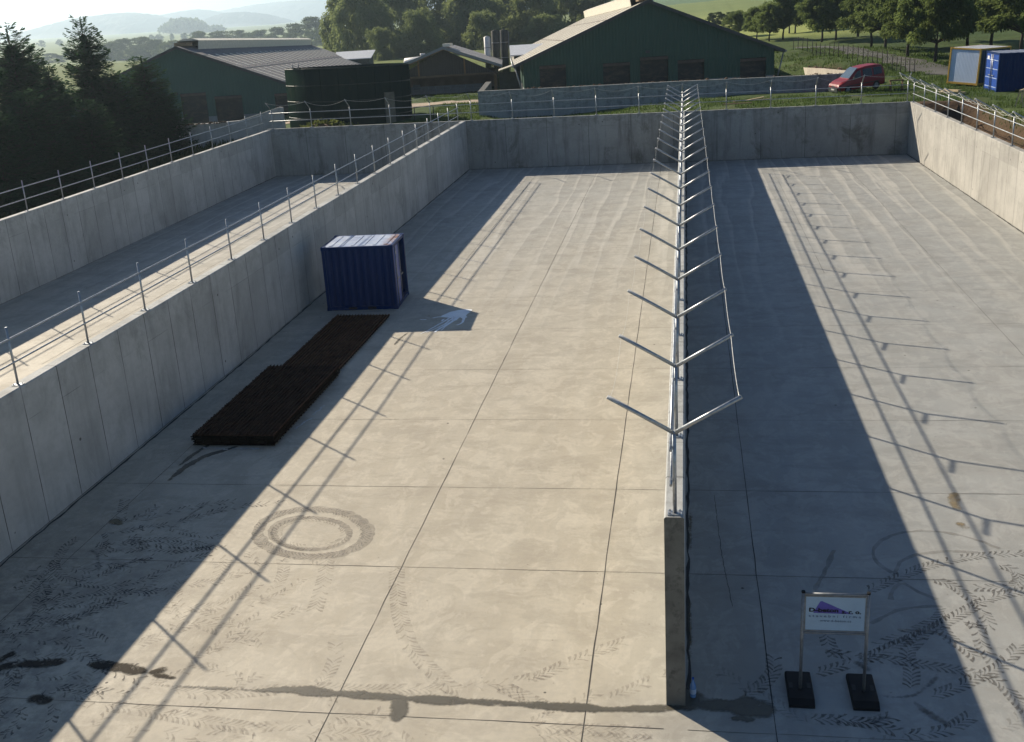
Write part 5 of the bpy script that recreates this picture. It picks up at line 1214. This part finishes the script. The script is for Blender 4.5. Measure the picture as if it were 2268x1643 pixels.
# grass, weeds and the mound
def blades(name, pts, hgt, wid, mat, label, cat, lean=.35):
    pts = np.array(pts); n = len(pts); d = rand_dirs(n); d[:, 2] = 0; h = hgt*(.5+.9*rng.random((n, 1)))
    tip = pts+np.array((0, 0, 1.0))*h+d*h*lean; s = np.cross(d, (0, 0, 1.0)); s /= np.linalg.norm(s, axis=1, keepdims=True)+1e-9; s = s*wid*(.6+.8*rng.random((n, 1)))
    V = np.stack([pts-s-np.array((0, 0, .05)), pts+s-np.array((0, 0, .05)), tip+s*.15, tip-s*.15], 1).reshape(-1, 3)
    o = bpy.data.objects.new(name, npmesh(name, V, np.arange(4*n).reshape(n, 4), mat)); link(o); return tag(o, label, cat, kind='stuff')
def scatter(n, x0, x1, y0, y1, keep=None):
    x = x0+(x1-x0)*rng.random(n*3); y = y0+(y1-y0)*rng.random(n*3)
    k = vnoise(x, y, .45, 9)*.6+vnoise(x, y, 1.3, 10)*.4 > .42
    if keep is not None: k &= keep(x, y)
    x, y = x[k][:n], y[k][:n]; return np.stack([x, y, zt(x, y)], 1)
nopath = lambda x, y: np.abs(y-89.0) > 2.2
gp = np.concatenate([scatter(9000, -14.6, 14, 69.85, 80.2), scatter(9000, 10, 26, 70, 88, lambda x, y: ~((x > 13.6) & (x < 16.8) & (y < 70))), scatter(5000, 16.9, 24, 52, 70), scatter(6000, -19, -12, 70, 87, nopath), scatter(4000, -22, -12, 91, 98)])
blades('grass', gp, .15, .03, LF_GRS, 'short green grass around the end wall, van and containers', 'grass')
gp = np.concatenate([scatter(7000, 8, 24, 92, 122), scatter(3000, -2, 12, 88, 96, lambda x, y: x > 9.6), scatter(5000, 14, 34, 84, 100)])
blades('grass', gp, .17, .05, LF_GRS, 'rough tall grass on the bank below the fence', 'grass', .5)
gp = scatter(6000, -36, -27.7, 44, 76); blades('grass', gp, .35, .05, LF_DEC, 'dark rough grass behind the outer wall', 'grass', .5)
def dome(name, c, rx, ry, h, mat, seed, **tg):
    m = MB(); n, k = 28, 10; V = []
    for j in range(k+1):
        t = j/k
        for i in range(n):
            a = 6.283*i/n; r_ = t*(1+.25*(vnoise(math.cos(a)*2+seed, math.sin(a)*2, 1)-.5)); z = h*(1-t**1.7)*(1+.5*(vnoise(math.cos(a)*t*4+seed, math.sin(a)*t*4, 1)-.5))
            V.append((c[0]+rx*r_*math.cos(a), c[1]+ry*r_*math.sin(a), c[2]+z-.08))
    m.add(V, [[j*n+i, j*n+(i+1) % n, (j+1)*n+(i+1) % n, (j+1)*n+i] for j in range(k) for i in range(n)], True); return m.build(name, mat, **tg)
c = P(722, 285, 75.9); MZ = gz(c[0], c[1])+.1
dome('earth_mound', (c[0], c[1], MZ-.1), 3.6, 2.0, 1.15, SOILM, 3, label='weedy mound of earth in front of the dark green tank', cat='mound')
n = 4200; a = rng.random(n)*6.283; t = np.sqrt(rng.random(n)); x = c[0]+3.5*t*np.cos(a); y = c[1]+1.9*t*np.sin(a); z = MZ-.15+1.1*(1-t**1.7); k = vnoise(x, y, 1.1, 6) > .38
C = np.stack([x, y, z], 1)[k]+np.abs(rng.normal(size=(k.sum(), 3)))*np.array((.05, .05, .14)); A = rand_dirs(len(C)); B = np.cross(A, rand_dirs(len(C))); B /= np.linalg.norm(B, axis=1, keepdims=True)
V, Q = quads(C, A*.10, B*.055); o = bpy.data.objects.new('weeds', npmesh('weeds', V, Q, LF_WEED)); link(o); tag(o, 'pale green weeds covering the mound of earth', 'weeds', kind='stuff')

# ------------------------------------------------------------------ hazy air
hz, nt = newmat('haze')
vol = N(nt, 'VolumePrincipled', {'Color': (.66, .84, 1.0), 'Density': .00024, 'Anisotropy': .62})
nt.links.new(vol.outputs[0], N(nt, 'OutputMaterial').inputs['Volume'])
MB().box((-1500, 4500, 62), (9400, 9990, 190)).build('haze', hz, kind='stuff')
